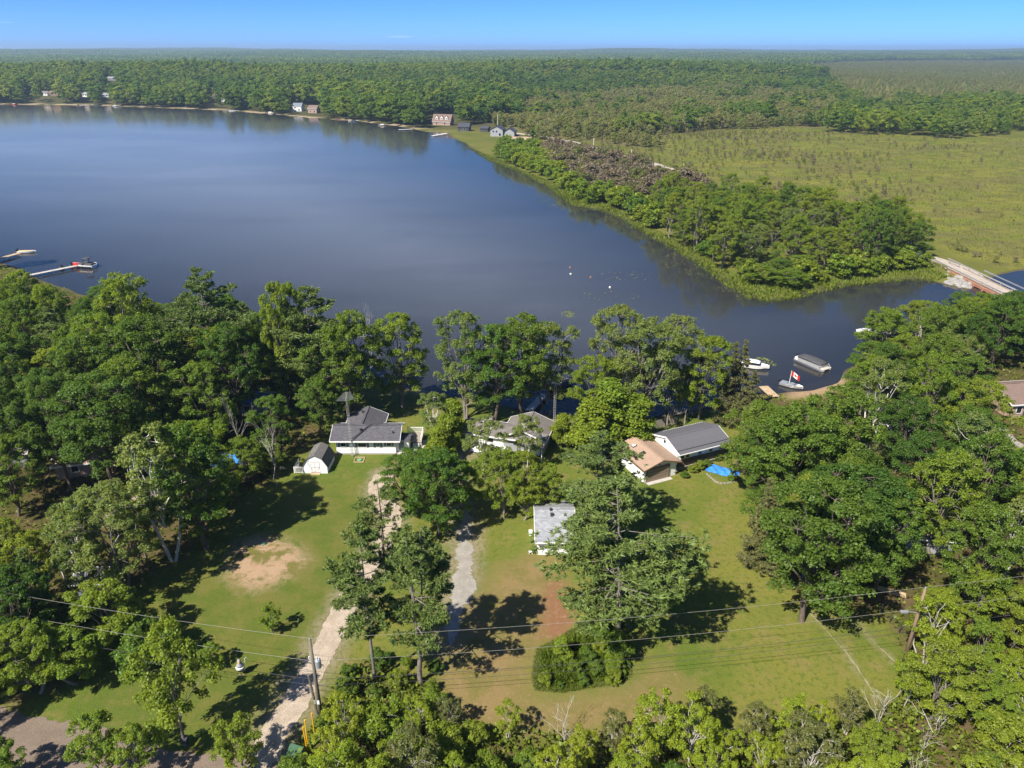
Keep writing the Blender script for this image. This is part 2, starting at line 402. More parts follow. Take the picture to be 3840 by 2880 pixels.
# graded ground grid: fine where the camera is close
def graded(a, b, step, end, grow, sign=1):
    g = list(np.arange(a, b + 1e-6, step)); s = step
    while abs(g[-1]) < abs(end): s *= grow; g.append(g[-1] + s)
    return g
xs_p = graded(0, 135, 1.1, 9500, 1.06); XS = np.array([-k for k in xs_p[:0:-1]] + xs_p)
YS = np.array([-80, -50, -25, -5, 10] + graded(20, 215, 1.1, 9800, 1.035))
GX, GY = np.meshgrid(XS, YS); gx, gy = GX.ravel(), GY.ravel()
gz = terrain(gx, gy)
nx, ny = len(XS), len(YS)
ii, jj = np.meshgrid(np.arange(nx - 1), np.arange(ny - 1)); ii, jj = ii.ravel(), jj.ravel()
gq = np.stack([jj * nx + ii, jj * nx + ii + 1, (jj + 1) * nx + ii + 1, (jj + 1) * nx + ii], 1)
# zones of ground cover (outlines read off the photograph, laid on the ground)
Z_WOOD_L = [(1235, 1480), (1225, 1640), (1075, 1740), (1030, 1800), (860, 1905), (770, 2060), (610, 2130), (440, 2270), (410, 2400), (330, 2510), (200, 2600), (100, 2640), (-900, 2640), (-900, 1000), (60, 1005), (400, 1140), (800, 1290), (1200, 1400)]
Z_WOOD_R = [(2800, 1480), (2860, 1640), (2790, 1800), (2840, 1960), (2940, 2120), (3010, 2230), (3180, 2290), (3330, 2330), (3380, 2450), (3430, 2560), (3420, 2700), (4700, 2900), (4700, 1100), (3740, 1145), (3450, 1225), (3200, 1380), (3060, 1500)]
Z_THICK = [(1180, 2720), (1250, 2580), (1390, 2470), (1520, 2560), (1640, 2540), (1570, 2650), (1700, 2730), (2000, 2760), (2400, 2770), (2700, 2760), (2900, 2790), (3100, 2750), (3430, 2600), (4400, 2700), (4800, 3500), (1000, 3500), (1060, 2880)]
Z_BED = [(2005, 2590), (1990, 2540), (2010, 2430), (2090, 2395), (2180, 2330), (2330, 2320), (2370, 2400), (2372, 2540), (2320, 2570), (2230, 2580), (2110, 2600)]
Z_DRY = [(1640, 2520), (1720, 2330), (1850, 2150), (1980, 2080), (2110, 2090), (2120, 2340), (2050, 2390), (1990, 2480), (1995, 2610), (2120, 2615), (2330, 2585), (2480, 2480), (2560, 2600), (2500, 2740), (2000, 2770), (1700, 2740), (1590, 2650)]
Z_RED = [(2040, 2260), (2055, 2190), (2110, 2190), (2140, 2260), (2150, 2350), (2090, 2400), (2020, 2400), (2040, 2330)]
Z_BARE = [(860, 2160), (880, 2050), (960, 2010), (1060, 2030), (1120, 2060), (1150, 2110), (1100, 2150), (1000, 2200), (930, 2210)]
Z_SAND = [(1560, 1440), (1660, 1455), (1660, 1485), (1560, 1475)]
Z_SAND2 = [(2960, 1440), (3160, 1400), (3180, 1450), (3060, 1480), (2960, 1490)]
Z_MARSH = [(2430, 505), (2620, 480), (2900, 470), (3250, 500), (3500, 520), (4600, 520), (4600, 1010), (3760, 1000), (3600, 960), (3480, 900), (3300, 800), (3000, 735), (2780, 690), (2600, 640), (2480, 580)]
Z_MARSH2 = [(2960, 262), (3200, 243), (3700, 238), (4600, 234), (4600, 400), (3700, 392), (3250, 398), (3090, 340)]
Z_SCRUB = [(1930, 500), (1860, 450), (1960, 405), (2150, 368), (2400, 350), (2800, 348), (3050, 352), (3170, 400), (3170, 480), (2900, 480), (2650, 490), (2440, 510), (2420, 560), (2300, 540), (2150, 530)]
Z_BROWN = [(2040, 570), (2140, 565), (2330, 615), (2560, 690), (2680, 735), (2560, 772), (2420, 792), (2300, 748), (2160, 705), (2060, 645)]
Z_LUSH = [(300, 2660), (520, 2280), (860, 1920), (1100, 1780), (1420, 1840), (1440, 2000), (1180, 2470), (950, 2800), (600, 2870)]
DRIVES = [[(960, 2960), (1010, 2790), (1090, 2650), (1190, 2480), (1300, 2270), (1390, 2110), (1455, 2000), (1470, 1930), (1420, 1840), (1440, 1780)], [(1690, 2420), (1720, 2250), (1740, 2120), (1745, 2010), (1725, 1900), (1700, 1800), (1735, 1700)]]
RUTS = [[(3040, 2300), (3110, 2375), (3190, 2470), (3290, 2620)], [(3180, 2310), (3290, 2420), (3420, 2540), (3520, 2640)]]
def trail(half, *lines):
    d = np.full(gx.shape, 1e9)
    for l in lines:
        w = wpoly(l)
        for (x0, y0), (x1, y1) in zip(w[:-1], w[1:]):
            ex, ey = x1 - x0, y1 - y0; t = np.clip(((gx - x0) * ex + (gy - y0) * ey) / (ex * ex + ey * ey), 0, 1); d = np.minimum(d, np.hypot(gx - x0 - t * ex, gy - y0 - t * ey))
    return np.clip(half - d, -30, 30)
def zone(*polys):
    d = np.full(gx.shape, -1e9)
    for p in polys: d = np.maximum(d, sdist(gx, gy, wpoly(p)))
    return np.clip(d, -30, 30)
me = np_mesh('ground', np.stack([gx, gy, gz], 1), gq, 'ground' if 'ground' in MATS else (lambda: (new_mat('ground'), 'ground')[1])(), smooth=True)
for nm, val in (('wood', zone(Z_WOOD_L, Z_WOOD_R, Z_THICK)), ('bed', zone(Z_BED)), ('dry', zone(Z_DRY)), ('red', zone(Z_RED)), ('bare', zone(Z_BARE)),
                ('sand', zone(Z_SAND, Z_SAND2)), ('marsh', zone(Z_MARSH, Z_MARSH2)), ('scrub', zone(Z_SCRUB, Z_BROWN)),
                ('shore', np.clip(-sdist(gx, gy, LAKE), -30, 30)), ('lush', zone(Z_LUSH)), ('gravel', trail(1.5, *DRIVES)), ('rut', trail(0.25, *RUTS))):
    a = me.attributes.new(nm, 'FLOAT', 'POINT'); a.data.foreach_set('value', val.astype(np.float32))
def ground_mat():
    m = MATS['ground']; N, L = m.node_tree.nodes, m.node_tree.links
    o = N.new('ShaderNodeOutputMaterial'); p = N.new('ShaderNodeBsdfPrincipled'); p.inputs['Roughness'].default_value = 1.0
    p.inputs['Specular IOR Level'].default_value = 0.1
    geo = N.new('ShaderNodeNewGeometry'); pos = geo.outputs['Position']
    nb = noise(N, L, pos, 0.045, 4, 0.6); nm = noise(N, L, pos, 0.35, 4, 0.65); nf = noise(N, L, pos, 1.7, 5, 0.72); nn = noise(N, L, pos, 6, 3, 0.75)
    # lawn: greener and drier swathes, fine mottling
    c = mix_rgb(N, L, maprange(N, L, nb, 0.36, 0.62), (0.090, 0.142, 0.018), (0.180, 0.182, 0.036))
    c = mix_rgb(N, L, maprange(N, L, nm, 0.46, 0.68, 0, 0.75), c, (0.215, 0.180, 0.062))
    c = mix_rgb(N, L, maprange(N, L, nf, 0.47, 0.66, 0, 0.75), c, (0.068, 0.118, 0.014))
    c = mix_rgb(N, L, maprange(N, L, nn, 0.5, 0.72, 0, 0.55), c, (0.235, 0.205, 0.085))
    jit = math_(N, L, 'ADD', math_(N, L, 'MULTIPLY', math_(N, L, 'SUBTRACT', nm, 0.5), 5.0), math_(N, L, 'MULTIPLY', math_(N, L, 'SUBTRACT', nf, 0.5), 2.4))
    def lay(c, attr, lo, hi, col, k=1.0, amp=1.0):
        a = N.new('ShaderNodeAttribute'); a.attribute_name = attr
        s = math_(N, L, 'ADD', a.outputs['Fac'], math_(N, L, 'MULTIPLY', jit, amp))
        return mix_rgb(N, L, maprange(N, L, s, lo, hi, 0, k), c, col)
    def two(a, b, nz, lo, hi): return mix_rgb(N, L, maprange(N, L, nz, lo, hi), a, b)
    c = lay(c, 'lush', -4, 4, two((0.082, 0.122, 0.020), (0.125, 0.138, 0.030), nm, 0.38, 0.62), 0.72, 1.2)
    c = lay(c, 'gravel', -2.0, 0.3, two((0.27, 0.235, 0.165), (0.17, 0.165, 0.06), nf, 0.45, 0.6), 0.85, 0.55)
    c = lay(c, 'rut', -0.7, 0.1, two((0.25, 0.225, 0.15), (0.17, 0.17, 0.06), nf, 0.45, 0.6), 0.45, 0.35)
    dry = two((0.255, 0.180, 0.085), (0.165, 0.150, 0.045), nm, 0.35, 0.68)
    c = lay(c, 'dry', -2.5, 2.0, two(dry, (0.31, 0.22, 0.12), nf, 0.5, 0.75), 0.9, 1.4)
    c = lay(c, 'bare', -2.2, 1.2, two((0.40, 0.28, 0.185), (0.16, 0.15, 0.045), nm, 0.44, 0.60), 1.0, 1.5)
    c = lay(c, 'red', -1.2, 1.0, two((0.235, 0.125, 0.068), (0.33, 0.21, 0.12), nf, 0.5, 0.72), 1.0, 0.5)
    c = lay(c, 'bed', -0.2, 0.3, (0.105, 0.120, 0.030), 1.0, 0.1)
    c = lay(c, 'wood', -1.5, 2.5, two((0.075, 0.075, 0.020), (0.13, 0.095, 0.050), nm, 0.4, 0.65), 1.0, 1.0)
    marsh = two((0.150, 0.175, 0.028), (0.205, 0.200, 0.038), nb, 0.35, 0.65)
    nl = noise(N, L, pos, 0.11, 5, 0.7)
    mpm = N.new('ShaderNodeMapping'); mpm.inputs['Scale'].default_value = (0.5, 1.3, 1); L.new(pos, mpm.inputs['Vector'])
    marsh = mix_rgb(N, L, maprange(N, L, noise(N, L, mpm.outputs['Vector'], 0.028, 5, 0.65), 0.47, 0.60, 0, 0.6), marsh, (0.150, 0.130, 0.056))
    marsh = mix_rgb(N, L, maprange(N, L, nl, 0.46, 0.62, 0, 0.8), marsh, (0.118, 0.112, 0.042))
    marsh = mix_rgb(N, L, maprange(N, L, nm, 0.5, 0.72, 0, 0.6), marsh, (0.115, 0.115, 0.035))
    yy = N.new('ShaderNodeSeparateXYZ'); L.new(pos, yy.inputs[0])
    wild = maprange(N, L, yy.outputs['Y'], 190, 205)
    c = mix_rgb(N, L, wild, c, two((0.105, 0.125, 0.022), (0.15, 0.15, 0.035), nb, 0.35, 0.65))
    c = mix_rgb(N, L, maprange(N, L, yy.outputs['Y'], 560, 640), c, two((0.060, 0.066, 0.020), (0.095, 0.085, 0.035), nb, 0.35, 0.65))
    c = lay(c, 'marsh', -6, 4, marsh, 1.0, 3.0)
    c = lay(c, 'scrub', -6, 4, two((0.150, 0.130, 0.050), (0.125, 0.130, 0.035), nb, 0.35, 0.65), 1.0, 3.0)
    # the bank and the lake bed
    fs = N.new('ShaderNodeAttribute'); fs.attribute_name = 'shore'
    bank = math_(N, L, 'MULTIPLY', math_(N, L, 'MULTIPLY', maprange(N, L, fs.outputs['Fac'], 14, 5), maprange(N, L, yy.outputs['Y'], 560, 640)), maprange(N, L, nb, 0.42, 0.58))
    c = mix_rgb(N, L, bank, c, (0.36, 0.29, 0.19))
    c = lay(c, 'shore', 1.6, 0.2, (0.10, 0.085, 0.05), 0.9, 0.15)
    c = lay(c, 'shore', -0.3, -3.5, (0.030, 0.026, 0.018), 1.0, 0.3)
    c = lay(c, 'sand', -2.0, 1.5, two((0.40, 0.285, 0.18), (0.33, 0.23, 0.145), nf, 0.4, 0.6), 1.0, 0.4)
    c = mix_rgb(N, L, 1.0, c, (0.90, 0.885, 0.85), 'MULTIPLY')
    L.new(c, p.inputs['Base Color'])
    b = N.new('ShaderNodeBump'); b.inputs['Strength'].default_value = 0.6; b.inputs['Distance'].default_value = 0.12
    L.new(math_(N, L, 'ADD', nn, nf), b.inputs['Height']); L.new(b.outputs['Normal'], p.inputs['Normal'])
    L.new(p.outputs[0], o.inputs['Surface'])
ground_mat()
tag(link('ground', me), kind='structure')
wx = np.concatenate([np.arange(-1800, -300, 60), np.arange(-300, 470, 14)]); wy = np.concatenate([np.arange(90, 330, 8), np.arange(330, 1010, 20)]); WX, WY = np.meshgrid(wx, wy)
ii, jj = np.meshgrid(np.arange(len(wx) - 1), np.arange(len(wy) - 1)); ii, jj = ii.ravel(), jj.ravel(); nw = len(wx)
wm = np_mesh('water', np.stack([WX.ravel(), WY.ravel(), np.full(WX.size, -0.5)], 1), np.stack([jj * nw + ii, jj * nw + ii + 1, (jj + 1) * nw + ii + 1, (jj + 1) * nw + ii], 1), 'lake_water')
a = wm.attributes.new('offshore', 'FLOAT', 'POINT'); a.data.foreach_set('value', np.clip(sdist(WX.ravel(), WY.ravel(), LAKE), 0, 300).astype(np.float32))
tag(link('water', wm), kind='structure')

def gzat(x, y): return float(terrain(np.array([x]), np.array([y]))[0])
# ------------------------------------------------------------------ drives and roads: strips with ragged edges laid over the ground
def road_mat(name, c1, c2, c3, sc_=1.0):
    m, N, L = new_mat(name)
    o = N.new('ShaderNodeOutputMaterial'); p = N.new('ShaderNodeBsdfPrincipled'); p.inputs['Roughness'].default_value = 1.0; p.inputs['Specular IOR Level'].default_value = 0.1
    geo = N.new('ShaderNodeNewGeometry'); pos = geo.outputs['Position']; uv = N.new('ShaderNodeTexCoord').outputs['UV']
    n1 = noise(N, L, pos, 0.8 * sc_, 4, 0.65); n2 = noise(N, L, pos, 6 * sc_, 4, 0.7)
    c = mix_rgb(N, L, maprange(N, L, n1, 0.35, 0.65), c1, c2)
    c = mix_rgb(N, L, maprange(N, L, n2, 0.5, 0.75, 0, 0.7), c, c3)
    mp = N.new('ShaderNodeMapping'); mp.inputs['Scale'].default_value = (6, 0.25, 1); L.new(uv, mp.inputs['Vector'])
    c = mix_rgb(N, L, maprange(N, L, noise(N, L, mp.outputs['Vector'], 1.3, 3), 0.55, 0.75, 0, 0.6), c, c3)
    L.new(c, p.inputs['Base Color'])
    b = N.new('ShaderNodeBump'); b.inputs['Strength'].default_value = 0.7; b.inputs['Distance'].default_value = 0.1
    L.new(n2, b.inputs['Height']); L.new(b.outputs['Normal'], p.inputs['Normal']); L.new(p.outputs[0], o.inputs['Surface'])
road_mat('gravel_pink', (0.45, 0.375, 0.295), (0.36, 0.295, 0.225), (0.20, 0.17, 0.09))
road_mat('gravel_grey', (0.34, 0.315, 0.28), (0.27, 0.25, 0.22), (0.20, 0.19, 0.10))
road_mat('gravel_dry', (0.28, 0.25, 0.17), (0.20, 0.20, 0.08), (0.15, 0.17, 0.04), 2.0)
road_mat('road_brown', (0.205, 0.160, 0.125), (0.175, 0.137, 0.105), (0.15, 0.12, 0.085))
road_mat('road_pale', (0.46, 0.40, 0.34), (0.38, 0.33, 0.28), (0.30, 0.25, 0.19))
def catmull(pts, step):
    pts = [np.array(p, float) for p in pts]; pts = [2 * pts[0] - pts[1]] + pts + [2 * pts[-1] - pts[-2]]; out = []
    for i in range(1, len(pts) - 2):
        n = max(2, int(np.linalg.norm(pts[i + 1] - pts[i]) / step))
        for k in range(n):
            t = k / n; a, b, c, d = pts[i - 1:i + 3]
            out.append(0.5 * (2 * b + (c - a) * t + (2 * a - 5 * b + 4 * c - d) * t * t + (3 * b - a - 3 * c + d) * t ** 3))
    out.append(pts[-2]); return np.array(out)
def strip(name, px, width, mat, dz=0.03, rag=0.35, step=0.35, z=None):
    c = catmull([P(u, v)[:2] for u, v in px], step); d = np.gradient(c, axis=0); d /= np.linalg.norm(d, axis=1, keepdims=True)
    s = np.stack([-d[:, 1], d[:, 0]], 1); r = np.random.default_rng(len(px) * 7 + int(width * 10)); n = len(c)
    sm = lambda: np.convolve(r.normal(size=n + 8), np.ones(9) / 9, 'valid')[:n] * 2.2
    w1 = width / 2 + rag * (sm() + 0.35 * r.normal(size=n)); w2 = width / 2 + rag * (sm() + 0.35 * r.normal(size=n))
    tp = np.clip((n - 1 - np.arange(n)) / 14, 0.05, 1) * np.clip(np.arange(n) / 14, 0.05, 1) ** 0.7 if name == 'grey_driveway' else 1.0
    w1, w2 = w1 * tp, w2 * tp
    V, Q = [], []; cols = np.linspace(-1, 1, 7)
    for k in cols:
        w = np.where(k > 0, w1, w2) * k; xy = c + s * w[:, None]
        zz = terrain(xy[:, 0], xy[:, 1]) + dz - 0.012 * abs(k) if z is None else np.full(n, z)
        V.append(np.concatenate([xy, zz[:, None]], 1))
    V = np.concatenate(V)
    for k in range(6):
        i = np.arange(n - 1); Q.append(np.stack([k * n + i + 1, k * n + i, (k + 1) * n + i, (k + 1) * n + i + 1], 1))
    me = np_mesh(name, V, np.concatenate(Q), mat, smooth=True)
    uvl = me.uv_layers.new(name='UVMap'); vi = np.empty(len(me.loops), np.int32); me.loops.foreach_get('vertex_index', vi)
    uv = np.stack([cols[vi // n] * width / 2, (vi % n) * step], 1); uvl.data.foreach_set('uv', uv.astype(np.float32).ravel())
    return tag(link(name, me), kind='structure')
strip('gravel_driveway', [(960, 2960), (1010, 2790), (1090, 2650), (1190, 2480), (1300, 2270), (1390, 2110), (1455, 2000), (1470, 1930), (1420, 1840), (1440, 1780)], 2.7, 'gravel_pink', 0.03, 0.16)
strip('grey_driveway', [(1690, 2420), (1720, 2250), (1740, 2120), (1745, 2010), (1725, 1900), (1700, 1800), (1735, 1700)], 1.9, 'gravel_grey', 0.034, 0.42, 0.25)
strip('side_track', [(3040, 2300), (3110, 2375), (3190, 2470), (3290, 2620)], 0.12, 'gravel_dry', 0.02, 0.08)
strip('side_rut', [(3180, 2310), (3290, 2420), (3420, 2540), (3520, 2640)], 0.10, 'gravel_dry', 0.02, 0.06)
strip('dirt_road', [(-420, 2660), (-100, 2765), (130, 2820), (420, 2905), (760, 2965), (1400, 3030)], 6.6, 'road_brown', 0.035, 0.3)
strip('clearing_path', [(430, 1930), (520, 1870), (600, 1840)], 2.0, 'gravel_pink', 0.03, 0.4)
strip('shore_road', [(3840, 1125), (3690, 1050), (3600, 1005), (3500, 970), (3380, 940)], 4.6, 'road_pale', 0.06, 0.15)
strip('far_road', [(2650, 690), (2560, 655), (2450, 620), (2330, 590), (2230, 560), (2120, 530), (2040, 515), (1960, 505), (1880, 497)], 7, 'road_pale', 0.45, 0.4, 1.5)
strip('neighbour_drive', [(3960, 1740), (3840, 1690), (3770, 1650), (3740, 1600)], 3.4, 'gravel_grey', 0.03, 0.2)
strip('paved_path', [(1545, 1735), (1570, 1690), (1588, 1650)], 1.0, 'concrete', 0.03, 0.06)

# ================================================================== TREE KINDS
def r_(seed): return np.random.default_rng(seed)
def branch(T, r, a, b, r0, r1, sides=5, sag=0.12, n=4, wob=0.07):
    a, b = np.array(a, float), np.array(b, float); L = np.linalg.norm(b - a); t = np.linspace(0, 1, n)[:, None]
    off = r.normal(size=3) * wob * L; p = a + (b - a) * t + np.sin(t * math.pi) * off; p[:, 2] += (np.sin(t[:, 0] * math.pi)) * L * sag
    T.add(p, np.linspace(r0, r1, n), sides); return p
def broadleaf(seed, h, R0, cb, lobes, per, rc, leafn, lsize, mat, bark='bark_brown', upright=0.0, trunk_r=None, stems=1, prof='round', bare=0):
    r = r_(seed); T = Tubes(); tr = trunk_r or h * 0.016
    lean = r.normal(size=2) * 0.02 * h; C = []; top = h - rc * 0.8
    for s in range(stems):
        ang = s * 2 * math.pi / stems + r.random(); sp = 0 if stems == 1 else 0.16 * h
        e = np.array([lean[0] + sp * math.cos(ang), lean[1] + sp * math.sin(ang), h * 0.72])
        branch(T, r, (0.12 * math.cos(ang) * (stems > 1), 0.12 * math.sin(ang) * (stems > 1), -0.3), e, tr * (1.15 if stems == 1 else 0.75), tr * 0.35, 7, 0.0, 6)
    for k in range(lobes):
        f = (k + 0.5) / lobes; t = f ** (0.9) if prof != 'cone' else f
        z = cb + (top - cb) * (0.08 + 0.9 * t)
        if prof == 'round': pr = math.sin(math.pi * (0.18 + 0.72 * t)) ** 0.7
        elif prof == 'oval': pr = math.sin(math.pi * (0.12 + 0.80 * t)) ** 0.8
        elif prof == 'vase': pr = 0.45 + 0.55 * math.sin(math.pi * (0.05 + 0.75 * t))
        else: pr = 1.02 - 0.85 * t
        a = k * 2.39996 + r.random() * 0.9; rad = R0 * pr * r.uniform(0.42, 0.78) * (0.25 if t > 0.93 else 1)
        lc = np.array([lean[0] * t + rad * math.cos(a), lean[1] * t + rad * math.sin(a), z])
        za = max(cb * 0.5, cb * 0.8 + (z - cb) * r.uniform(0.15, 0.45)); base = np.array([lean[0] * za / h, lean[1] * za / h, za])
        branch(T, r, base, lc, tr * 0.5 * (1 - 0.6 * t), tr * 0.16, 5, 0.06 + upright * 0.1)
        spread = R0 * (0.36 + 0.1 * r.random())
        for q in range(per):
            d = r.normal(size=3); d[2] = abs(d[2]) * 0.75 - 0.15 + upright * 0.5; d[:2] += 0.45 * np.array([math.cos(a), math.sin(a)]); d /= np.linalg.norm(d)
            c = lc + d * spread * r.uniform(0.6, 1.0) * np.array([1, 1, 0.75 + upright * 0.7])
            c[2] = min(c[2], top + 0.3)
            C.append((c, rc * r.uniform(0.65, 1.2)))
            if q % 2 == 0: branch(T, r, lc, c, tr * 0.14, tr * 0.05, 4, 0.05, 3)
    for k in range(bare):
        a = r.random() * 6.28; z = r.uniform(0.5, 0.95) * h; L = R0 * r.uniform(0.5, 1.0)
        branch(T, r, (0, 0, z * 0.75), (L * math.cos(a), L * math.sin(a), z), tr * 0.25, tr * 0.06, 4)
    Ls, Ns, Ss, Cl = [], [], [], []
    tot = sum(c[1] ** 2 for c in C)
    for c, q in C:
        n = max(6, int(leafn * q * q / tot)); d = norm(r.normal(size=(n, 3))); d[:, 2] = np.where(d[:, 2] < -0.35, -d[:, 2], d[:, 2])
        rag = r.uniform(0.55, 1.12, (n, 1)); lump = 1 + 0.25 * np.sin(d[:, :1] * 5 + c[0]) * np.cos(d[:, 1:2] * 5 + c[1])
        Ls.append(c + d * q * rag * lump * np.array([1, 1, 0.72 + upright * 0.5]))
        Ns.append(norm(d * 0.6 + 0.5 * r.normal(size=(n, 3)) + np.array([0, 0, 0.75])))
        Ss.append(lsize * r.uniform(0.65, 1.35, n)); Cl.append(np.full(n, r.random()))
    V, Q = leaf_quads(r, np.concatenate(Ls), np.concatenate(Ns), np.concatenate(Ss), 0.8)
    return T.mesh('trunk', bark), np_mesh('crown', V, Q, mat, clump=np.repeat(np.concatenate(Cl), 4)), h, R0
def pine(seed, h, R0, cb, mat='needle_pine', tufts=900, bark='bark_grey', stems=1, sparse=1.0, tsize=0.56, asc=0.25, conic=0.0, tr=None):
    r = r_(seed); T = Tubes(); tr = tr or h * 0.014; tips = []; dirs = []
    heads = []
    if stems == 1: heads = [(np.array([r.normal() * 0.3, r.normal() * 0.3, h]), 0.0)]
    else:
        for s in range(stems):
            a = s * 6.283 / stems + 0.4; heads.append((np.array([0.9 * math.cos(a), 0.9 * math.sin(a), h * (1 - 0.06 * s)]), h * 0.16))
    if stems > 1: branch(T, r, (0, 0, -0.3), (0, 0, h * 0.18), tr * 1.25, tr * 1.1, 7, 0)
    for hd, z0 in heads:
        p = branch(T, r, (0, 0, -0.3 if z0 == 0 else z0), hd, tr * (1 if z0 == 0 else 0.65), 0.03, 7, 0.0, 6, 0.012)
    nwh = int((h - cb) / (1.0 if not conic else 0.7))
    for w in range(nwh):
        t = w / (nwh - 1); z = cb + (h - cb) * (t * 0.985)
        if conic: prof = (1 - t) ** conic * 1.0 + 0.05
        else: prof = 0.10 + 0.95 * math.sin(math.pi * (0.27 + 0.73 * t)) * (0.85 + 0.3 * math.sin(w * 2.1 + seed))
        nb = 6 if not conic else 7
        for b in range(nb):
            if r.random() > sparse: 
                if r.random() < 0.5:
                    a = r.random() * 6.28; L = R0 * prof * 0.6; branch(T, r, (0, 0, z), (L * math.cos(a), L * math.sin(a), z + 0.1 * L), tr * 0.18, 0.015, 4, 0.02, 3)
                continue
            hd = heads[r.integers(len(heads))][0]; base = np.array([hd[0] * z / h, hd[1] * z / h, z])
            a = r.random() * 6.283; L = R0 * prof * r.uniform(0.6, 1.1); up = asc * L * (0.4 + t) if not conic else -0.22 * L * (1 - t)
            e = base + np.array([L * math.cos(a), L * math.sin(a), up + r.normal() * 0.1 * L])
            branch(T, r, base, e, tr * 0.3 * (1 - 0.6 * t), 0.02, 4, -0.04 if not conic else 0.05, 4)
            m = max(3, int(tufts * L / (R0 * nwh * nb * 0.6)))
            for q in range(m):
                f = r.uniform(0.28, 1.0) ** 0.8; side = r.normal() * 0.20 * L * (1.05 - f * 0.55)
                tips.append(base + (e - base) * f + np.array([-math.sin(a) * side, math.cos(a) * side, r.normal() * 0.10 + 0.05])); dirs.append((math.cos(a), math.sin(a)))
    tips = np.array(tips); dirs = np.array(dirs); K = 13; n = len(tips)
    Cc = np.repeat(tips, K, 0); D = norm(r.normal(size=(n * K, 3)) * np.array([1, 1, 0.55]) + np.concatenate([np.repeat(dirs, K, 0) * 0.8, np.full((n * K, 1), 0.35 if not conic else -0.1)], 1))
    sz = tsize * r.uniform(0.6, 1.2, n * K); Cc = Cc + D * sz[:, None] * 0.4
    Nn = norm(np.cross(D, r.normal(size=(n * K, 3))) + np.array([0, 0, 0.7]))
    V, Q = leaf_quads(r, Cc, Nn, sz, 0.22, tdir=D)
    return T.mesh('trunk', bark), np_mesh('crown', V, Q, mat, clump=np.repeat(r.random(n), K * 4)), h, R0
def dead(seed, h, mat='bark_pale', spread=0.35, depth=4, stems=1):
    r = r_(seed); T = Tubes()
    def grow(p, d, L, rad, k):
        e = p + d * L; m = (p + e) / 2 + r.normal(size=3) * L * 0.08; T.add([p, m, e], [rad, rad * 0.8, rad * 0.6], 5 if k > 2 else 4)
        if k == 0: return
        for q in range(2 if r.random() < 0.55 else 3):
            nd = d + r.normal(size=3) * spread * 1.3; nd[2] += 0.12; nd /= np.linalg.norm(nd); grow(e, nd, L * r.uniform(0.55, 0.85), rad * 0.6, k - 1)
        if k > 1: nd = d + r.normal(size=3) * 0.9; nd /= np.linalg.norm(nd); grow(m, nd, L * 0.55, rad * 0.4, max(0, k - 2))
    for s in range(stems):
        d = np.array([r.normal() * 0.12 * stems ** 0.7, r.normal() * 0.12 * stems ** 0.7, 1.0]); d /= np.linalg.norm(d)
        grow(np.array([r.normal() * 0.1, r.normal() * 0.1, -0.2]), d, h * 0.36, h * 0.0095, depth)
    me = T.mesh('branches', mat); co = np.empty(len(me.vertices) * 3, np.float32); me.vertices.foreach_get('co', co)
    return me, None, float(co[2::3].max()), float(np.abs(co.reshape(-1, 3)[:, :2]).max())

K = {}
K['maple'] = [broadleaf(s, 16, 5.2, 2.4, 20, 12, 0.62, 26000, 0.215, 'leaf_mid', prof=p, bare=4, upright=0.2) for s, p in ((1, 'round'), (2, 'oval'), (3, 'oval'))]
K['dark'] = [broadleaf(s, 16, 5.6, 3.8, 21, 12, 0.68, 28000, 0.215, 'leaf_dark', prof=p, bare=3) for s, p in ((11, 'round'), (12, 'round'), (13, 'oval'))]
K['light'] = [broadleaf(s, 16, 5.0, 2.0, 20, 12, 0.58, 24000, 0.21, 'leaf_light', 'bark_grey', prof='oval', bare=5, upright=0.3) for s in (21, 22, 23)]
K['silver'] = [broadleaf(s, 17, 4.8, 2.2, 20, 11, 0.55, 21000, 0.21, 'leaf_silver', 'bark_grey', 0.6, prof='vase', stems=2, bare=3) for s in (31, 32, 33)]
K['column'] = [broadleaf(s, 17, 4.2, 1.6, 22, 11, 0.55, 22000, 0.21, 'leaf_light', 'bark_grey', 0.7, prof='oval') for s in (41, 42)]
K['birch'] = [broadleaf(s, 13, 3.2, 4.2, 13, 9, 0.5, 9500, 0.20, 'leaf_silver', 'bark_birch', 0.3, prof='oval', stems=2, bare=4) for s in (51, 52)]
K['thin'] = [broadleaf(s, 9, 2.7, 2.0, 14, 8, 0.40, 9000, 0.165, 'leaf_yellow', 'bark_pale', 0.55, prof='vase', stems=3, bare=6) for s in (61, 62, 63)]
K['thin_olive'] = [broadleaf(s, 9, 2.7, 2.0, 14, 8, 0.40, 8500, 0.165, 'leaf_olive', 'bark_pale', 0.5, prof='vase', stems=3, bare=8) for s in (66, 67)]
K['sapling'] = [broadleaf(s, 9, 3.0, 1.6, 14, 8, 0.46, 11500, 0.18, 'leaf_light', 'bark_grey', 0.5, prof='oval') for s in (71, 72, 73)]
K['bush'] = [broadleaf(s, 4, 2.1, 0.2, 10, 8, 0.48, 8500, 0.18, 'leaf_mid', 'bark_brown', 0.1, stems=3) for s in (81, 82)]
K['bush_yellow'] = [broadleaf(s, 4, 2.1, 0.2, 10, 8, 0.48, 8500, 0.18, 'leaf_light', 'bark_pale', 0.3, stems=3, bare=3) for s in (84, 85)]
K['cedar'] = [broadleaf(s, 8, 2.0, 0.3, 14, 5, 0.7, 7000, 0.28, 'leaf_light', 'bark_brown', 0.5, prof='cone') for s in (91, 92)]
K['pine'] = [pine(s, 20, 6.6, 5.4, tufts=2600) for s in (101, 102, 103)]
K['tall_pine'] = [pine(s, 18, 4.7, 7.2, tufts=1500) for s in (111, 112)]
K['triple_pine'] = [pine(s, 18, 4.7, 7.4, tufts=1700, stems=3) for s in (114,)]
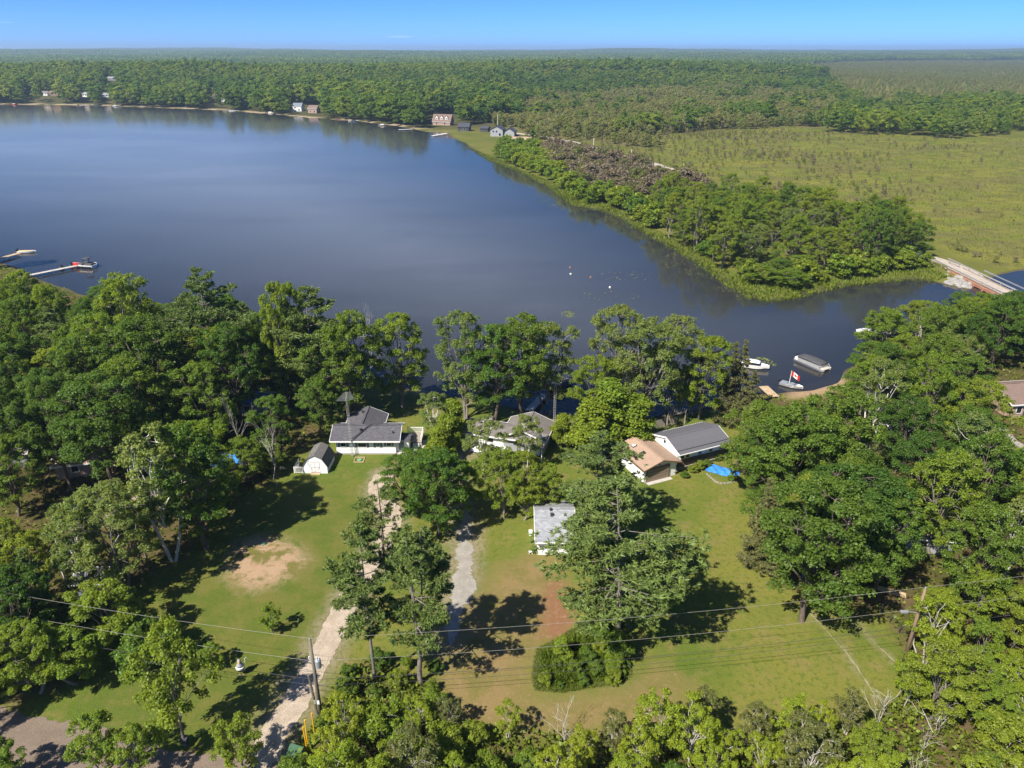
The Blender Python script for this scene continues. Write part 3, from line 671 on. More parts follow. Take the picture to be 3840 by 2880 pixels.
K['thin_pine'] = [pine(s, 13, 4.6, 3.0, tufts=900, sparse=0.6, bark='bark_brown') for s in (116,)]
K['spruce'] = [pine(s, 14, 3.1, 0.8, 'needle_spruce', 1500, 'bark_brown', tsize=0.5, conic=0.85) for s in (121, 122)]
K['dark_spruce'] = [pine(s, 14, 3.4, 1.0, 'needle_pine', 1400, 'bark_brown', tsize=0.5, conic=0.8) for s in (126,)]
K['dead'] = [dead(s, 9, 'bark_pale') for s in (131, 132)]
K['dead_multi'] = [dead(s, 7, 'bark_pale', 0.32, 3, 3) for s in (136, 137)]
NAMES = dict(maple='maple_tree', dark='maple_tree', light='maple_tree', silver='silver_maple_tree', column='poplar_tree', birch='birch_tree', thin='young_tree',
             thin_olive='young_tree', sapling='young_tree', bush='bush', bush_yellow='bush', cedar='cedar_tree', pine='pine_tree', tall_pine='pine_tree',
             triple_pine='pine_tree', thin_pine='pine_tree', spruce='spruce_tree', dark_spruce='spruce_tree', dead='dead_tree', dead_multi='dead_tree')
PLANTED = []
tree_r = r_(99)
def tree(kind, x, y, h, label, group=None, r=None, rot=None, var=None, lean=None):
    ks = K[kind]; t, c, h0, r0 = ks[(var if var is not None else int(tree_r.integers(len(ks)))) % len(ks)]
    sz = h / h0; sx = (r / r0) if r else sz * tree_r.uniform(0.9, 1.1)
    o = thing(NAMES[kind], label, 'bush' if 'bush' in kind else 'tree', (x, y, gzat(x, y) - 0.05), tree_r.random() * 6.283 if rot is None else rot, group)
    o.scale = (sx, sx, sz)
    if lean: o.rotation_euler = (lean[0], lean[1], o.rotation_euler[2])
    if c is None: link('branches', t, o)
    else: link('trunk', t, o); link('crown', c, o)
    PLANTED.append((x, y, sx * r0)); return o
def tree_top(kind, u, v, h, label, group=None, r=None, **k):
    p = P(u, v, h); return tree(kind, p.x, p.y, h, label, group, r, **k)
def tree_base(kind, u, v, vt, label, group=None, r=None, **k):
    b = P(u, v); ang = PITCH - math.atan(-(vt - 1440) / FPX); return tree(kind, b.x, b.y, HCAM - b.y * math.tan(ang), label, group, r, **k)

# ================================================================== TREES, one by one
ORD = ['nearest', 'second nearest', 'third nearest', 'fourth nearest', 'fifth nearest', 'sixth nearest', 'seventh nearest', 'eighth nearest', 'ninth nearest', 'tenth nearest', 'eleventh nearest', 'twelfth nearest', 'thirteenth nearest', 'fourteenth nearest', 'fifteenth nearest']
LAKE_ROW = 'trees along the near lake shore'
tree_top('pine', 1135, 1083, 22, 'tallest pine, broad and feathery, left of the white house with charcoal roof', r=7.6, var=0)
tree_top('pine', 745, 1006, 25, 'tall pine rising above the wood, its top against the lake left of the dead snag', r=7.2, var=1)
tree_top('light', 443, 1035, 20, 'light green maple with ragged top against the lake near the two docks', r=5.8, var=0)
tree_top('light', 80, 1022, 17, 'light green tree by the shore next to the two boat docks', r=5.0, var=1)
tree_top('column', 1018, 1066, 23, 'slim pointed poplar between the two tall pines, the one on the lake side', r=2.9, var=0)
tree_top('column', 1083, 1074, 22, 'slim pointed poplar touching the tallest pine', r=2.7, var=1)
tree_top('maple', 1310, 1175, 19, 'round green maple between the tallest pine and the grey dead snag', r=4.6, var=0)
tree_top('maple', 1240, 1230, 17, 'green maple tucked behind the tallest pine by the lake', r=5.0, var=1)
tree_base('column', 1508, 1529, 1180, 'upright yellow-green poplar alone on the lawn behind the white house', r=4.8, var=0)
tree_top('dead', 1368, 1112, 15.5, 'tall grey leafless dead snag standing against the lake', r=3.3, var=0)
tree_top('silver', 1735, 1188, 18, 'bushy silver maple at the shore behind the long grey-roofed house', r=5.1, var=0)
tree_top('maple', 1850, 1228, 16.5, 'dense green maple behind the grey-roofed house, second from the gap with the sandy beach', r=5.8, var=2)
tree_top('maple', 1962, 1182, 18, 'tall dark green maple behind the grey-roofed house beside the moored boat', r=5.4, var=1)
tree_top('silver', 2062, 1206, 16.5, 'open-crowned maple with pale limbs leaning over the moored boat', r=4.8, var=1)
tree_top('silver', 2334, 1147, 19.5, 'tallest silver maple of the lakeside clump, with a separate spire on top', r=5.0, var=2)
tree_top('silver', 2445, 1200, 18, 'silver maple in the middle of the lakeside clump behind the metal-roofed house', r=6.0, var=0)
tree_base('silver', 2505, 1545, 1192, 'silver maple with twin trunks at the water behind the metal-roofed house', r=6.0, var=1)
tree_top('light', 2655, 1265, 14.5, 'light green maple ending the lakeside clump next to the two spruces', r=4.8, var=1)
tree_top('light', 2232, 1345, 12.5, 'light green tree between the antenna mast and the lakeside clump', r=4.2, var=0)
tree_top('cedar', 2300, 1440, 11, 'dense yellow-green cedar behind the tan garage roof, tallest of three', r=3.6, var=0)
tree_top('cedar', 2215, 1500, 9, 'dense cedar between the antenna mast and the tan garage roof', r=3.2, var=1)
tree_top('cedar', 2385, 1490, 9, 'dense cedar standing against the weathered pergola fence', r=3.0, var=0)
tree_top('bush_yellow', 2130, 1560, 5, 'leafy bush at the foot of the antenna mast', r=2.6)
tree_top('spruce', 2762, 1288, 14, 'pale olive spruce, first of the pair at the end of the lakeside lawn', r=2.7, var=0)
tree_top('spruce', 2796, 1281, 14.2, 'pale olive spruce, second of the pair beside the white boat', r=2.6, var=1)
tree_top('spruce', 2835, 1392, 10, 'shorter spruce between the spruce pair and the floating dock', r=2.5, var=0)
tree_top('maple', 1005, 1490, 10, 'low maple between the barn shed and the tallest pine', r=3.4, var=1)
tree_base('maple', 930, 1805, 1650, 'small maple between the blue tarp shed and the barn shed', r=3.2, var=2)
tree_base('maple', 1012, 1772, 1665, 'slight maple close to the barn shed railing', r=2.5, var=0)
tree_base('light', 835, 1915, 1760, 'low light green maple in front of the blue tarp shed', r=3.2, var=1)
tree_top('maple', 1180, 1420, 10, 'low dark maple behind the roof of the white bungalow', r=3.6, var=2)
tree('dark', P(-260, 2760).x, P(-260, 2760).y, 13, 'tree at the far left corner of the dirt road', r=4.5)
tree('maple', P(-480, 2640).x, P(-480, 2640).y, 14, 'second tree beyond the left corner of the dirt road', r=4.5)
tree('sapling', P(20, 2960).x, P(20, 2960).y, 5, 'bush in the bottom left corner on the far verge of the dirt road', r=2.2)
# around the lawns
tree_base('pine', 2315, 2402, 1800, 'big white pine with forked grey trunk standing in the weedy bed', r=7.9, var=2, rot=0.0, lean=(0.0, -0.085))
tree_base('pine', 2262, 2020, 1615, 'blue-green pine between the tan garage and the white outbuilding', r=5.6, var=0, rot=0.0, lean=(0.0, -0.05))
tree_base('tall_pine', 1407, 2558, 1990, 'slender leaning pine beside the pink gravel drive', r=3.7, var=0)
tree_base('triple_pine', 1582, 2562, 1985, 'pine with three trunks rising from one base by the grey drive', r=4.0, var=0, rot=0.0)
tree_base('thin_pine', 1440, 2120, 1800, 'thin half-bare pine overhanging the pink gravel drive', r=3.8, var=0)
tree_base('maple', 1640, 2010, 1700, 'green maple between the pink drive and the grey drive', r=4.4, var=0)
tree_base('maple', 1540, 1935, 1690, 'rounded green maple just in front of the white house deck', r=3.9, var=2)
tree_base('light', 1735, 1930, 1735, 'rounded light green maple shading the top of the grey drive', r=3.3, var=1)
tree_base('light', 1890, 1945, 1690, 'yellow-green tree clothed to the ground before the grey-roofed house, nearest the grey drive', r=3.0, var=0)
tree_base('light', 1965, 1950, 1705, 'yellow-green tree clothed to the ground, middle of three before the grey-roofed house', r=2.9, var=1)
tree_base('light', 2040, 1945, 1750, 'yellow-green tree clothed to the ground, third of three, beside the white outbuilding', r=2.8, var=0)
tree_base('birch', 1975, 1765, 1560, 'thin birch standing against the grey-roofed house, nearer the antenna mast', r=2.4, var=0)
tree_base('birch', 1815, 1790, 1570, 'thin birch with bare stems in front of the grey-roofed house', r=3.0, var=1)
tree_base('bush_yellow', 2092, 1672, 1600, 'single bush at the corner of the grey-roofed house', r=1.4)
tree_base('sapling', 1022, 2372, 2278, 'small bright sapling with a neat round head on the open lawn', r=1.2, var=0)
tree_base('sapling', 800, 2500, 2425, 'small sapling on the lawn next to the bird ornament', r=1.3, var=1)
tree_base('sapling', 692, 2790, 2395, 'airy young maple alone on the front lawn, leafing nearly to the ground', r=3.3, var=2)
tree_base('dark', 3007, 2330, 1830, 'broad dark oak with a thick pale trunk at the edge of the front lawn', r=6.6, var=0)
tree_base('spruce', 2850, 2120, 1808, 'pale spruce at the foot of the broad dark oak', r=2.9, var=1)
tree_base('dark', 3150, 2180, 1760, 'dark maple close behind the broad dark oak', r=6.0, var=1)
tree_base('maple', 2930, 1960, 1530, 'large maple with a pale dead limb showing, beside the blue tarp', r=6.2, var=1)
tree_base('dark', 2860, 1890, 1600, 'dark maple overhanging the blue tarp', r=4.2, var=2)
tree_base('maple', 3090, 1900, 1475, 'tall maple standing behind the blue tarp maples', r=6.0, var=0)
# cedar row between the first two houses
for i, (u, v, h) in enumerate(((1700, 1505, 7.5), (1672, 1560, 6.5), (1652, 1605, 6.0), (1632, 1650, 5.5), (1612, 1690, 5.0), (1592, 1720, 4.5))):
    tree_top('cedar', u, v, h, f'yellow-green cedar of the row between the houses, {ORD[i]} to the lake', 'cedar row between the houses', r=2.0)
tree_top('birch', 1620, 1475, 9, 'small birch with white trunk at the lake end of the cedar row', r=2.6, var=0)
# the wood on the left: trees that can be told apart
tree_base('birch', 651, 2104, 1600, 'tall poplar-like tree with long bare pale trunk at the edge of the left wood', r=4.2, var=1)
tree_base('maple', 775, 2060, 1600, 'leafy maple at the lawn corner nearest the white barn shed', r=4.7, var=2)
tree_base('silver', 478, 2235, 1850, 'spreading tree with many bare pale stems in the left wood', r=5.0, var=2)
tree_base('birch', 320, 2255, 1890, 'leaning birch with a long white trunk in the left wood', r=3.0, var=0, lean=(0.02, -0.10))
tree_top('dark', 480, 1215, 20, 'great dark round oak in the middle of the left wood', r=7.2, var=2)
tree_top('dark', 330, 1420, 18, 'dark oak just in front of the great round oak', r=6.5, var=0)
tree_top('column', 800, 1235, 17, 'yellowish narrow tree standing in front of the tall lakeside pine', r=3.0, var=1)
tree_top('dead', 860, 1470, 12, 'bare grey twiggy tree above the blue tarp roof in the wood', r=3.0, var=1)
tree_top('dead', 1000, 1560, 11, 'bare grey dead tree between the wood and the white barn shed', r=2.8, var=0)
tree_top('light', 690, 1590, 15, 'light green maple in the wood above the blue tarp roof', r=5.0, var=1)
tree_base('bush', 560, 2480, 2330, 'dense bush pushing out of the left wood below the wires', r=3.2)
tree_base('sapling', 430, 2440, 2210, 'leafy young maple at the front of the left wood', r=3.6, var=0)
tree_base('light', 150, 2600, 2360, 'yellow-green bushy tree in the corner between the wood and the dirt road', r=3.6, var=0)
tree_base('sapling', 300, 2560, 2380, 'yellow-green young tree beside the dirt road corner', r=3.2, var=1)
tree_base('dark_spruce', 60, 2420, 2010, 'dark spruce at the left edge behind the wires', r=3.6, var=0)
tree_base('dark_spruce', 190, 2380, 2060, 'dark spruce, second from the left edge behind the wires', r=3.4, var=0)
tree_top('sapling', 330, 2700, 6.5, 'young tree on the verge of the dirt road, bottom left', r=2.2, var=1)
tree_top('sapling', 480, 2740, 6, 'low young tree on the verge between the dirt road and the front lawn', r=1.7, var=0)
tree_top('sapling', 870, 2720, 5.5, 'bright young tree at the mouth of the pink gravel drive', r=2.0, var=2)
tree_top('bush', 1080, 2850, 3, 'bush at the roadside next to the green utility box', r=1.6)

def poisson(poly_px, spacing, seed, umin=-500, umax=4340, vmax=3300, excl=(), near=2.6, cand=9000):
    W = np.array(wpoly(poly_px)); lo, hi = W.min(0), W.max(0); r = r_(seed); out = []
    X = r.uniform(lo[0], hi[0], cand); Y = r.uniform(lo[1], hi[1], cand); u, v = to_px(X, Y)
    ok = inpoly(u, v, poly_px) & (u > umin) & (u < umax) & (v < vmax) & (sdist(X, Y, LAKE) < -2.5)
    for e in excl: ok &= ~inpoly(u, v, e)
    pl = [(a, b, c) for a, b, c in PLANTED]
    for x, y in zip(X[ok], Y[ok]):
        if any((x - a) ** 2 + (y - b) ** 2 < spacing ** 2 for a, b in out): continue
        if any((x - a) ** 2 + (y - b) ** 2 < (min(c * 0.55, near)) ** 2 for a, b, c in pl): continue
        out.append((x, y))
    return out
SKYL = ([-500, 0, 330, 450, 560, 650, 750, 900, 1100, 1400, 2700, 2950, 3090, 3130, 3240, 3400, 3600, 3840, 4300], [1010, 1035, 1075, 1060, 1130, 1120, 1060, 1085, 1120, 1200, 1440, 1500, 1480, 1330, 1170, 1120, 1075, 1085, 1090])
def fill(pts, kinds, hr, where, group, seed, rr=None, marks=()):
    """plant the places; each label says where the tree stands by the nearest landmark"""
    r = r_(seed); ks, ws = zip(*kinds); ws = np.array(ws) / sum(ws); lot = []
    for x, y in pts:
        k = ks[r.choice(len(ks), p=ws)]; h = r.uniform(*hr)
        if 'bush' in k: h = min(h, r.uniform(2.0, 4.0))
        if k in ('thin', 'thin_olive', 'sapling', 'dead'): h = min(h, r.uniform(5.0, 9.5))
        if k == 'dead_multi': h = min(h, r.uniform(3.0, 5.5))
        u, v = to_px(x, y); lim = np.interp(u, SKYL[0], SKYL[1]) + r.uniform(0, 70) if y < 200 else 0
        if u > 3640 and 1780 < v < 2250: lim = 1700
        while h > 5 and to_px(x, y, h)[1] < lim: h -= 0.5
        if h <= 5 and hr[0] > 9: continue
        lot.append((k, x, y, h, r.uniform(*rr) if rr and k in ('maple', 'dark', 'light', 'silver') else None))
    M = [(nm, P(u, v)) for nm, u, v in marks]; cell = {}
    for n, (k, x, y, h, rad) in enumerate(lot):
        d, m = min((math.hypot(x - q.x, y - q.y), i) for i, (nm, q) in enumerate(M)); cell.setdefault((KW[k], m), []).append((d, n))
    lab = {}
    for (kw, m), l in cell.items():
        for q, (d, n) in enumerate(sorted(l)): lab[n] = f'{kw} {where}, {ORD[min(q, 14)]} to {M[m][0]}'
    for n, (k, x, y, h, rad) in enumerate(lot): tree(k, x, y, h, lab[n], group, r=rad)
KW = dict(maple='green maple', dark='dark green maple', light='light green tree', silver='silver-green maple', column='narrow upright tree', birch='pale-trunked birch',
          thin='thin yellow-green tree', thin_olive='thin grey-green tree', sapling='young leafy tree', bush='low green bush', bush_yellow='low yellow-green bush', cedar='cedar',
          pine='feathery pine', tall_pine='slim pine', spruce='pale spruce', dark_spruce='dark spruce', dead='bare dead tree', dead_multi='bare pale-stemmed dead tree')
BY_HOUSE = [(1240, 1470), (1235, 1650), (1075, 1750), (960, 1830), (880, 1740), (1010, 1480)]
CLEAR_L = [(380, 1960), (470, 1830), (640, 1800), (680, 1900), (560, 1990)]
SHEDS_L = [(760, 1820), (800, 1700), (1000, 1690), (960, 1800)]
MK_L = [('the tall lakeside pine', 745, 1500), ('the great dark oak', 480, 1650), ('the blue tarp shed', 850, 1790), ('the leaning birch', 320, 2255), ('the long boat dock', 110, 1060), ('the tan cabin', 290, 1790), ('the grey cabin', 10, 1760), ('the dirt road', 150, 2700), ('the tallest pine', 1135, 1520), ('the wires', 100, 2400), ('the bare lawn patch', 860, 2160)]
LW = poisson(Z_WOOD_L, 6.3, 5, umin=-420, excl=[CLEAR_L, SHEDS_L, BY_HOUSE, [(640, 1790), (960, 1740), (910, 1940), (760, 2010), (690, 1960)]], near=3.6)
far_l = [p for p in LW if to_px(*p)[1] < 1900]; near_l = [p for p in LW if to_px(*p)[1] >= 1900]
fill(far_l, [('maple', 4), ('dark', 4), ('light', 1.2), ('column', .7), ('pine', .9), ('birch', .6)], (14, 20), 'in the left wood', 'trees of the left wood', 6, (4.0, 5.6), MK_L)
fill(near_l, [('maple', 3), ('dark', 2), ('sapling', 2), ('bush', 1.5), ('dark_spruce', .8), ('birch', .6)], (7, 12), 'at the front of the left wood', 'trees of the left wood', 7, (3.0, 4.2), MK_L)
MK_R = [('the pontoon boat', 3050, 1400), ('the bridge', 3690, 1100), ('the brick house', 3790, 1560), ('the firewood pile', 3395, 1690), ('the broad dark oak', 3007, 2330), ('the brown utility pole', 3440, 2420), ('the blue tarp', 2750, 1775), ('the hidden cabin', 3420, 2075), ('the right shore boats', 3280, 1300), ('the right edge', 3840, 2250), ('the bottom right corner', 3840, 2880)]
HOUSE_R = [(3590, 1620), (3660, 1420), (4300, 1420), (4300, 1840), (3720, 1810), (3640, 1720)]
BEACH_R = [(2780, 1380), (3165, 1370), (3175, 1560), (2980, 1600), (2780, 1560)]
SHED_R = [(3320, 1690), (3320, 1570), (3440, 1560), (3460, 1680)]
GAP_R = [(3380, 2080), (3400, 1990), (3480, 1980), (3480, 2080)]
RW = poisson(Z_WOOD_R, 6.0, 15, umax=4250, vmax=2330, excl=[HOUSE_R, SHED_R, GAP_R, BEACH_R], near=3.6)
fill(RW, [('maple', 4), ('dark', 1.8), ('light', 2.4), ('silver', 1.6), ('birch', 1.3), ('spruce', .4), ('sapling', .6), ('dead', .5)], (10, 16), 'in the right wood', 'trees of the right wood', 16, (3.5, 5.0), MK_R)
RT = poisson([(3380, 2330), (3440, 2560), (3420, 2700), (3700, 2760), (4300, 2900), (4300, 2300), (3700, 2280)], 3.6, 25, umax=4150, near=2.0)
fill(RT, [('thin', 3), ('thin_olive', 1.5), ('light', 1.2), ('bush_yellow', 1.5), ('dead_multi', 1.0), ('sapling', 2)], (5.5, 9), 'in the right thicket', 'trees of the right wood', 26, (2.4, 3.4), MK_R)
MK_F = [('the weedy bed', 2190, 2600), ('the pine with three trunks', 1582, 2562), ('the green utility box', 1105, 2850), ('the side track', 3250, 2600), ('the bottom right corner', 3840, 2880), ('the lower lawn edge', 2750, 2740), ('the bottom edge middle', 1950, 2880), ('the lower right lawn corner', 3150, 2750)]
FT = poisson([(1260, 2760) if p == (1180, 2720) else (1200, 3200) if p[0] == 1000 else (1200, 2900) if p == (1060, 2880) else p if p[1] < 3000 else (p[0], 3200) for p in Z_THICK], 2.7, 35, umin=1180, umax=4000, vmax=3150, near=1.6, excl=[[(1180, 2750), (1260, 2560), (1400, 2460), (1660, 2530), (1720, 2700), (1500, 2780)]])
fill(FT, [('thin', 6), ('thin_olive', 1.6), ('bush_yellow', 2.5), ('bush', .4), ('dead_multi', 1.2), ('sapling', .8)], (3.8, 8.0), 'in the roadside thicket', 'roadside thicket', 36, None, MK_F)
WB = poisson([(1180, 2750), (1260, 2560), (1400, 2460), (1660, 2530), (1720, 2700), (1500, 2780)], 2.3, 45, near=0.8)
fill(WB, [('bush', 3), ('bush_yellow', 2)], (1.2, 2.4), 'in the weedy strip', 'bushes under the front pines', 46, None, [('the leaning front pine', 1407, 2558), ('the pine with three trunks', 1582, 2562), ('the transformer pole', 1205, 2690)])
PENP = [(2440, 830), (2560, 800), (2700, 795), (3000, 838), (3250, 900), (3430, 945), (3450, 985), (3330, 1018), (3100, 1042), (2920, 1092), (2790, 1062), (2650, 980), (2500, 890)]
PEN = poisson(PENP, 6.6, 55, near=2)
fill(PEN, [('maple', 2.2), ('light', 4.0), ('silver', 1.2), ('column', 1.3), ('sapling', 1.0), ('dead', .4)], (9, 16.5), 'in the shore belt', 'trees between lake and marsh', 56, (3.8, 5.4), [('the bridge road', 3450, 985), ('the lily pads', 2700, 1010), ('the slim marsh poplars', 3250, 900), ('the brown thicket', 2500, 800), ('the reedy point', 2880, 1090), ('the inner bay', 3150, 1050), ('the marsh edge', 2850, 760), ('the far road end', 2640, 740)])
for u, v, h in ((3245, 905, 15), (3270, 915, 12)):
    tree('column', P(u, v).x, P(u, v).y, h, 'slim dark poplar standing clear of the belt at the marsh edge' if h == 15 else 'shorter slim poplar beside the slim dark one at the marsh edge', r=2.0)

BB = poisson([(2030, 2575), (2110, 2590), (2320, 2560), (2360, 2500), (2350, 2400), (2250, 2420), (2150, 2480), (2040, 2500)], 1.5, 65, near=0.3, cand=600)
fill(BB, [('bush', 3), ('bush_yellow', 2)], (0.7, 1.6), 'in the weedy bed', 'plants of the weedy bed', 66, None, [('the big pine trunk', 2315, 2402), ('the front of the bed', 2190, 2590), ('the grey drive', 2020, 2520)])
# ------------------------------------------------------------------ ground cover nobody could count
def scatter(poly_px, dens, seed, extra=None, umin=-450, umax=4300):
    W = np.array(wpoly(poly_px)); lo, hi = W.min(0), W.max(0); r = r_(seed); n = int((hi - lo).prod() * dens)
    n = min(n, 400000); X = r.uniform(lo[0], hi[0], n); Y = r.uniform(lo[1], hi[1], n); u, v = to_px(X, Y)
    k = inpoly(u, v, poly_px) & (u > umin) & (u < umax) & (v < 3250); d = sdist(X, Y, LAKE); k &= d < (extra if extra is not None else -1.5)
    return X[k], Y[k], r
def cover(name, polys, dens, hh, mat, seed, asp, blade, extra=None, lab=None, cat=None, **kw):
    Vs, Qs, n0, cl = [], [], 0, []
    for i, poly in enumerate(polys):
        X, Y, r = scatter(poly, dens, seed + i, extra, **kw); n = len(X)
        pat = vnoise(X, Y, 3.0, seed); Z = np.maximum(terrain(X, Y), -0.5); ed = np.clip(sdist(X, Y, wpoly(poly)) / 1.6, 0.3, 1) if name == 'tall_weeds' else 1.0; h = ed * hh * r.uniform(0.5, 1.2, n) * (0.55 + 0.9 * pat)
        D = norm(np.stack([r.normal(size=n) * 0.35, r.normal(size=n) * 0.35, np.full(n, 1.0)], 1)) if blade else norm(r.normal(size=(n, 3)))
        if blade:
            C = np.stack([X, Y, Z], 1) + D * (h[:, None] * 0.45); Nn = norm(np.cross(D, r.normal(size=(n, 3)))); V, Q = leaf_quads(r, C, Nn, h, asp, D)
        else:
            C = np.stack([X, Y, Z + h * r.random(n)], 1); Nn = norm(D + np.array([0, 0, 0.8])); V, Q = leaf_quads(r, C, Nn, np.full(n, 0.42) * r.uniform(0.6, 1.2, n), asp)
        Vs.append(V); Qs.append(Q + n0); n0 += len(V); cl.append(np.repeat(pat, 4))
    return tag(link(name, np_mesh(name, np.concatenate(Vs), np.concatenate(Qs), mat, clump=np.concatenate(cl))), lab, cat, kind='stuff')
cover('undergrowth', [Z_WOOD_L, Z_WOOD_R], 2.4, 0.9, 'leaf_weed', 300, 0.8, False, lab='low green undergrowth on the floor of the woods', cat='undergrowth')
cover('thicket_undergrowth', [[p if p[1] < 3000 else (p[0], 3200) for p in Z_THICK]], 16, 1.1, 'leaf_weed', 310, 0.7, False, lab='low leafy growth under the roadside thicket', cat='undergrowth')
cover('tall_weeds', [Z_BED], 170, 0.75, 'leaf_weed', 320, 0.2, True, lab='tall green weeds in the bed round the big pine', cat='weeds')
SHORE_BELT = [(1700, 525), (1850, 590), (2060, 680), (2290, 775), (2420, 840), (2600, 930), (2750, 1030), (2860, 1065), (3000, 1050), (3300, 1010), (3470, 1000), (3570, 1040), (3470, 1055), (3300, 1065), (3060, 1100), (2880, 1140), (2780, 1110), (2620, 1010), (2400, 880), (2280, 810), (2120, 760), (2040, 700), (1830, 615), (1740, 560)]
cover('marsh_grass', [Z_MARSH], 0.9, 0.45, 'leaf_reed', 340, 0.6, True, lab='tussocky yellow-green grass of the open marsh', cat='marsh grass')
cover('reeds', [SHORE_BELT], 7, 0.85, 'leaf_reed', 330, 0.3, True, extra=2.2, lab='bright green reeds along the far bank', cat='reeds')

# ================================================================== BUILDINGS
def gable_body(parent, x0, x1, y0, y1, h, rise, mat, axis='x', z0=0.0, name='wall'):
    """four walls with gable ends; the ridge runs along the axis"""
    b = MB()
    if axis == 'x':
        m = (y0 + y1) / 2; sec = lambda x: [(x, y0, z0), (x, y1, z0), (x, y1, h), (x, m, h + rise), (x, y0, h)]
        b.loft([sec(x0), sec(x1)])
    else:
        m = (x0 + x1) / 2; sec = lambda y: [(x1, y, z0), (x0, y, z0), (x0, y, h), (m, y, h + rise), (x1, y, h)]
        b.loft([sec(y0), sec(y1)])
    return b.build(name, mat, parent)
def gable_roof(parent, x0, x1, y0, y1, ze, zr, mat, axis='x', th=0.12, fascia='white_paint', name='roof'):
    """two slopes, a ridge cap and fascia boards on the eaves"""
    out = []
    b = MB()
    if axis == 'x':
        m = (y0 + y1) / 2
        b.slab((x0, y0, ze), (x1, y0, ze), (x1, m, zr), (x0, m, zr), th); b.slab((x1, y1, ze), (x0, y1, ze), (x0, m, zr), (x1, m, zr), th)
    else:
        m = (x0 + x1) / 2
        b.slab((x1, y0, ze), (x1, y1, ze), (m, y1, zr), (m, y0, zr), th); b.slab((x0, y1, ze), (x0, y0, ze), (m, y0, zr), (m, y1, zr), th)
    o = b.build(name, mat, parent)
    f = MB(); k = 0.03
    if axis == 'x':
        for y in (y0 - k, y1 + k): f.box(x0 - k, x1 + k, y - 0.03, y + 0.03, ze - 0.20, ze + 0.015)
        for x in (x0 - k, x1 + k):
            f.bar((x, y0, ze - 0.09), (x, m, zr - 0.09), 0.05, 0.2); f.bar((x, y1, ze - 0.09), (x, m, zr - 0.09), 0.05, 0.2)
        c = MB(); c.bar((x0, m, zr + 0.012), (x1, m, zr + 0.012), 0.34, 0.05)
    else:
        for x in (x0 - k, x1 + k): f.box(x - 0.03, x + 0.03, y0 - k, y1 + k, ze - 0.20, ze + 0.015)
        for y in (y0 - k, y1 + k):
            f.bar((x0, y, ze - 0.09), (m, y, zr - 0.09), 0.05, 0.2); f.bar((x1, y, ze - 0.09), (m, y, zr - 0.09), 0.05, 0.2)
        c = MB(); c.bar((m, y0, zr + 0.012), (m, y1, zr + 0.012), 0.34, 0.05)
    f.build('fascia', fascia, o); c.build('ridge_cap', mat, o)
    return o
def window(parent, x, y, z, w, h, face='-y', frame='white_paint', shutters=None, mullion=False):
    """frame standing proud of the wall with a pane set in it"""
    f = MB(); t = 0.07; d = 0.05
    f.box(-w / 2 - t, w / 2 + t, -d, 0.02, h / 2, h / 2 + t); f.box(-w / 2 - t, w / 2 + t, -d - 0.03, 0.02, -h / 2 - t, -h / 2)
    f.box(-w / 2 - t, -w / 2, -d, 0.02, -h / 2, h / 2); f.box(w / 2, w / 2 + t, -d, 0.02, -h / 2, h / 2)
    if mullion: f.box(-0.03, 0.03, -d, 0.02, -h / 2, h / 2)
    rz = {'-y': 0, '+x': math.pi / 2, '+y': math.pi, '-x': -math.pi / 2}[face]
    o = f.build('window', frame, parent, (x, y, z), rz)
    g = MB(); g.box(-w / 2, w / 2, -0.02, 0.0, -h / 2, h / 2); g.build('pane', 'window_glass', o)
    if shutters:
        for s in (-1, 1):
            c = MB(); cx = s * (w / 2 + t + 0.19); c.box(cx - 0.17, cx + 0.17, -0.04, 0.0, -h / 2 - 0.05, h / 2 + 0.05)
            for k in range(4): c.box(cx - 0.13, cx + 0.13, -0.055, -0.04, -h / 2 + h * (k + 0.15) / 4, -h / 2 + h * (k + 0.75) / 4)
            c.build('shutter', shutters, o)
    return o
def door(parent, x, y, z, w, h, mat, face='-y'):
    rz = {'-y': 0, '+x': math.pi / 2, '+y': math.pi, '-x': -math.pi / 2}[face]
    b = MB(); b.box(-w / 2, w / 2, -0.05, 0.0, 0, h)
    for zz in (0.12, 0.56):
        b.box(-w * 0.36, w * 0.36, -0.065, -0.05, h * zz, h * (zz + 0.32))
    o = b.build('door', mat, parent, (x, y, z), rz)
    k = MB(); k.tube([(w * 0.38, -0.05, h * 0.47), (w * 0.38, -0.13, h * 0.47)], 0.03, 6); k.build('handle', 'metal_grey', o)
    return o
def vent(parent, x, y, z, s=0.3, mat='metal_dark'):
    b = MB(); b.hexa([(-s / 2, -s / 2, -0.12), (s / 2, -s / 2, -0.12), (s / 2, s / 2, -0.12), (-s / 2, s / 2, -0.12)], [(-s / 2.4, -s / 2.4, 0.16), (s / 2.4, -s / 2.4, 0.16), (s / 2.4, s / 2.4, 0.2), (-s / 2.4, s / 2.4, 0.2)])
    b.box(-s / 1.8, s / 1.8, -s / 1.8, s / 1.8, 0.2, 0.25); return b.build('roof_vent', mat, parent, (x, y, z))
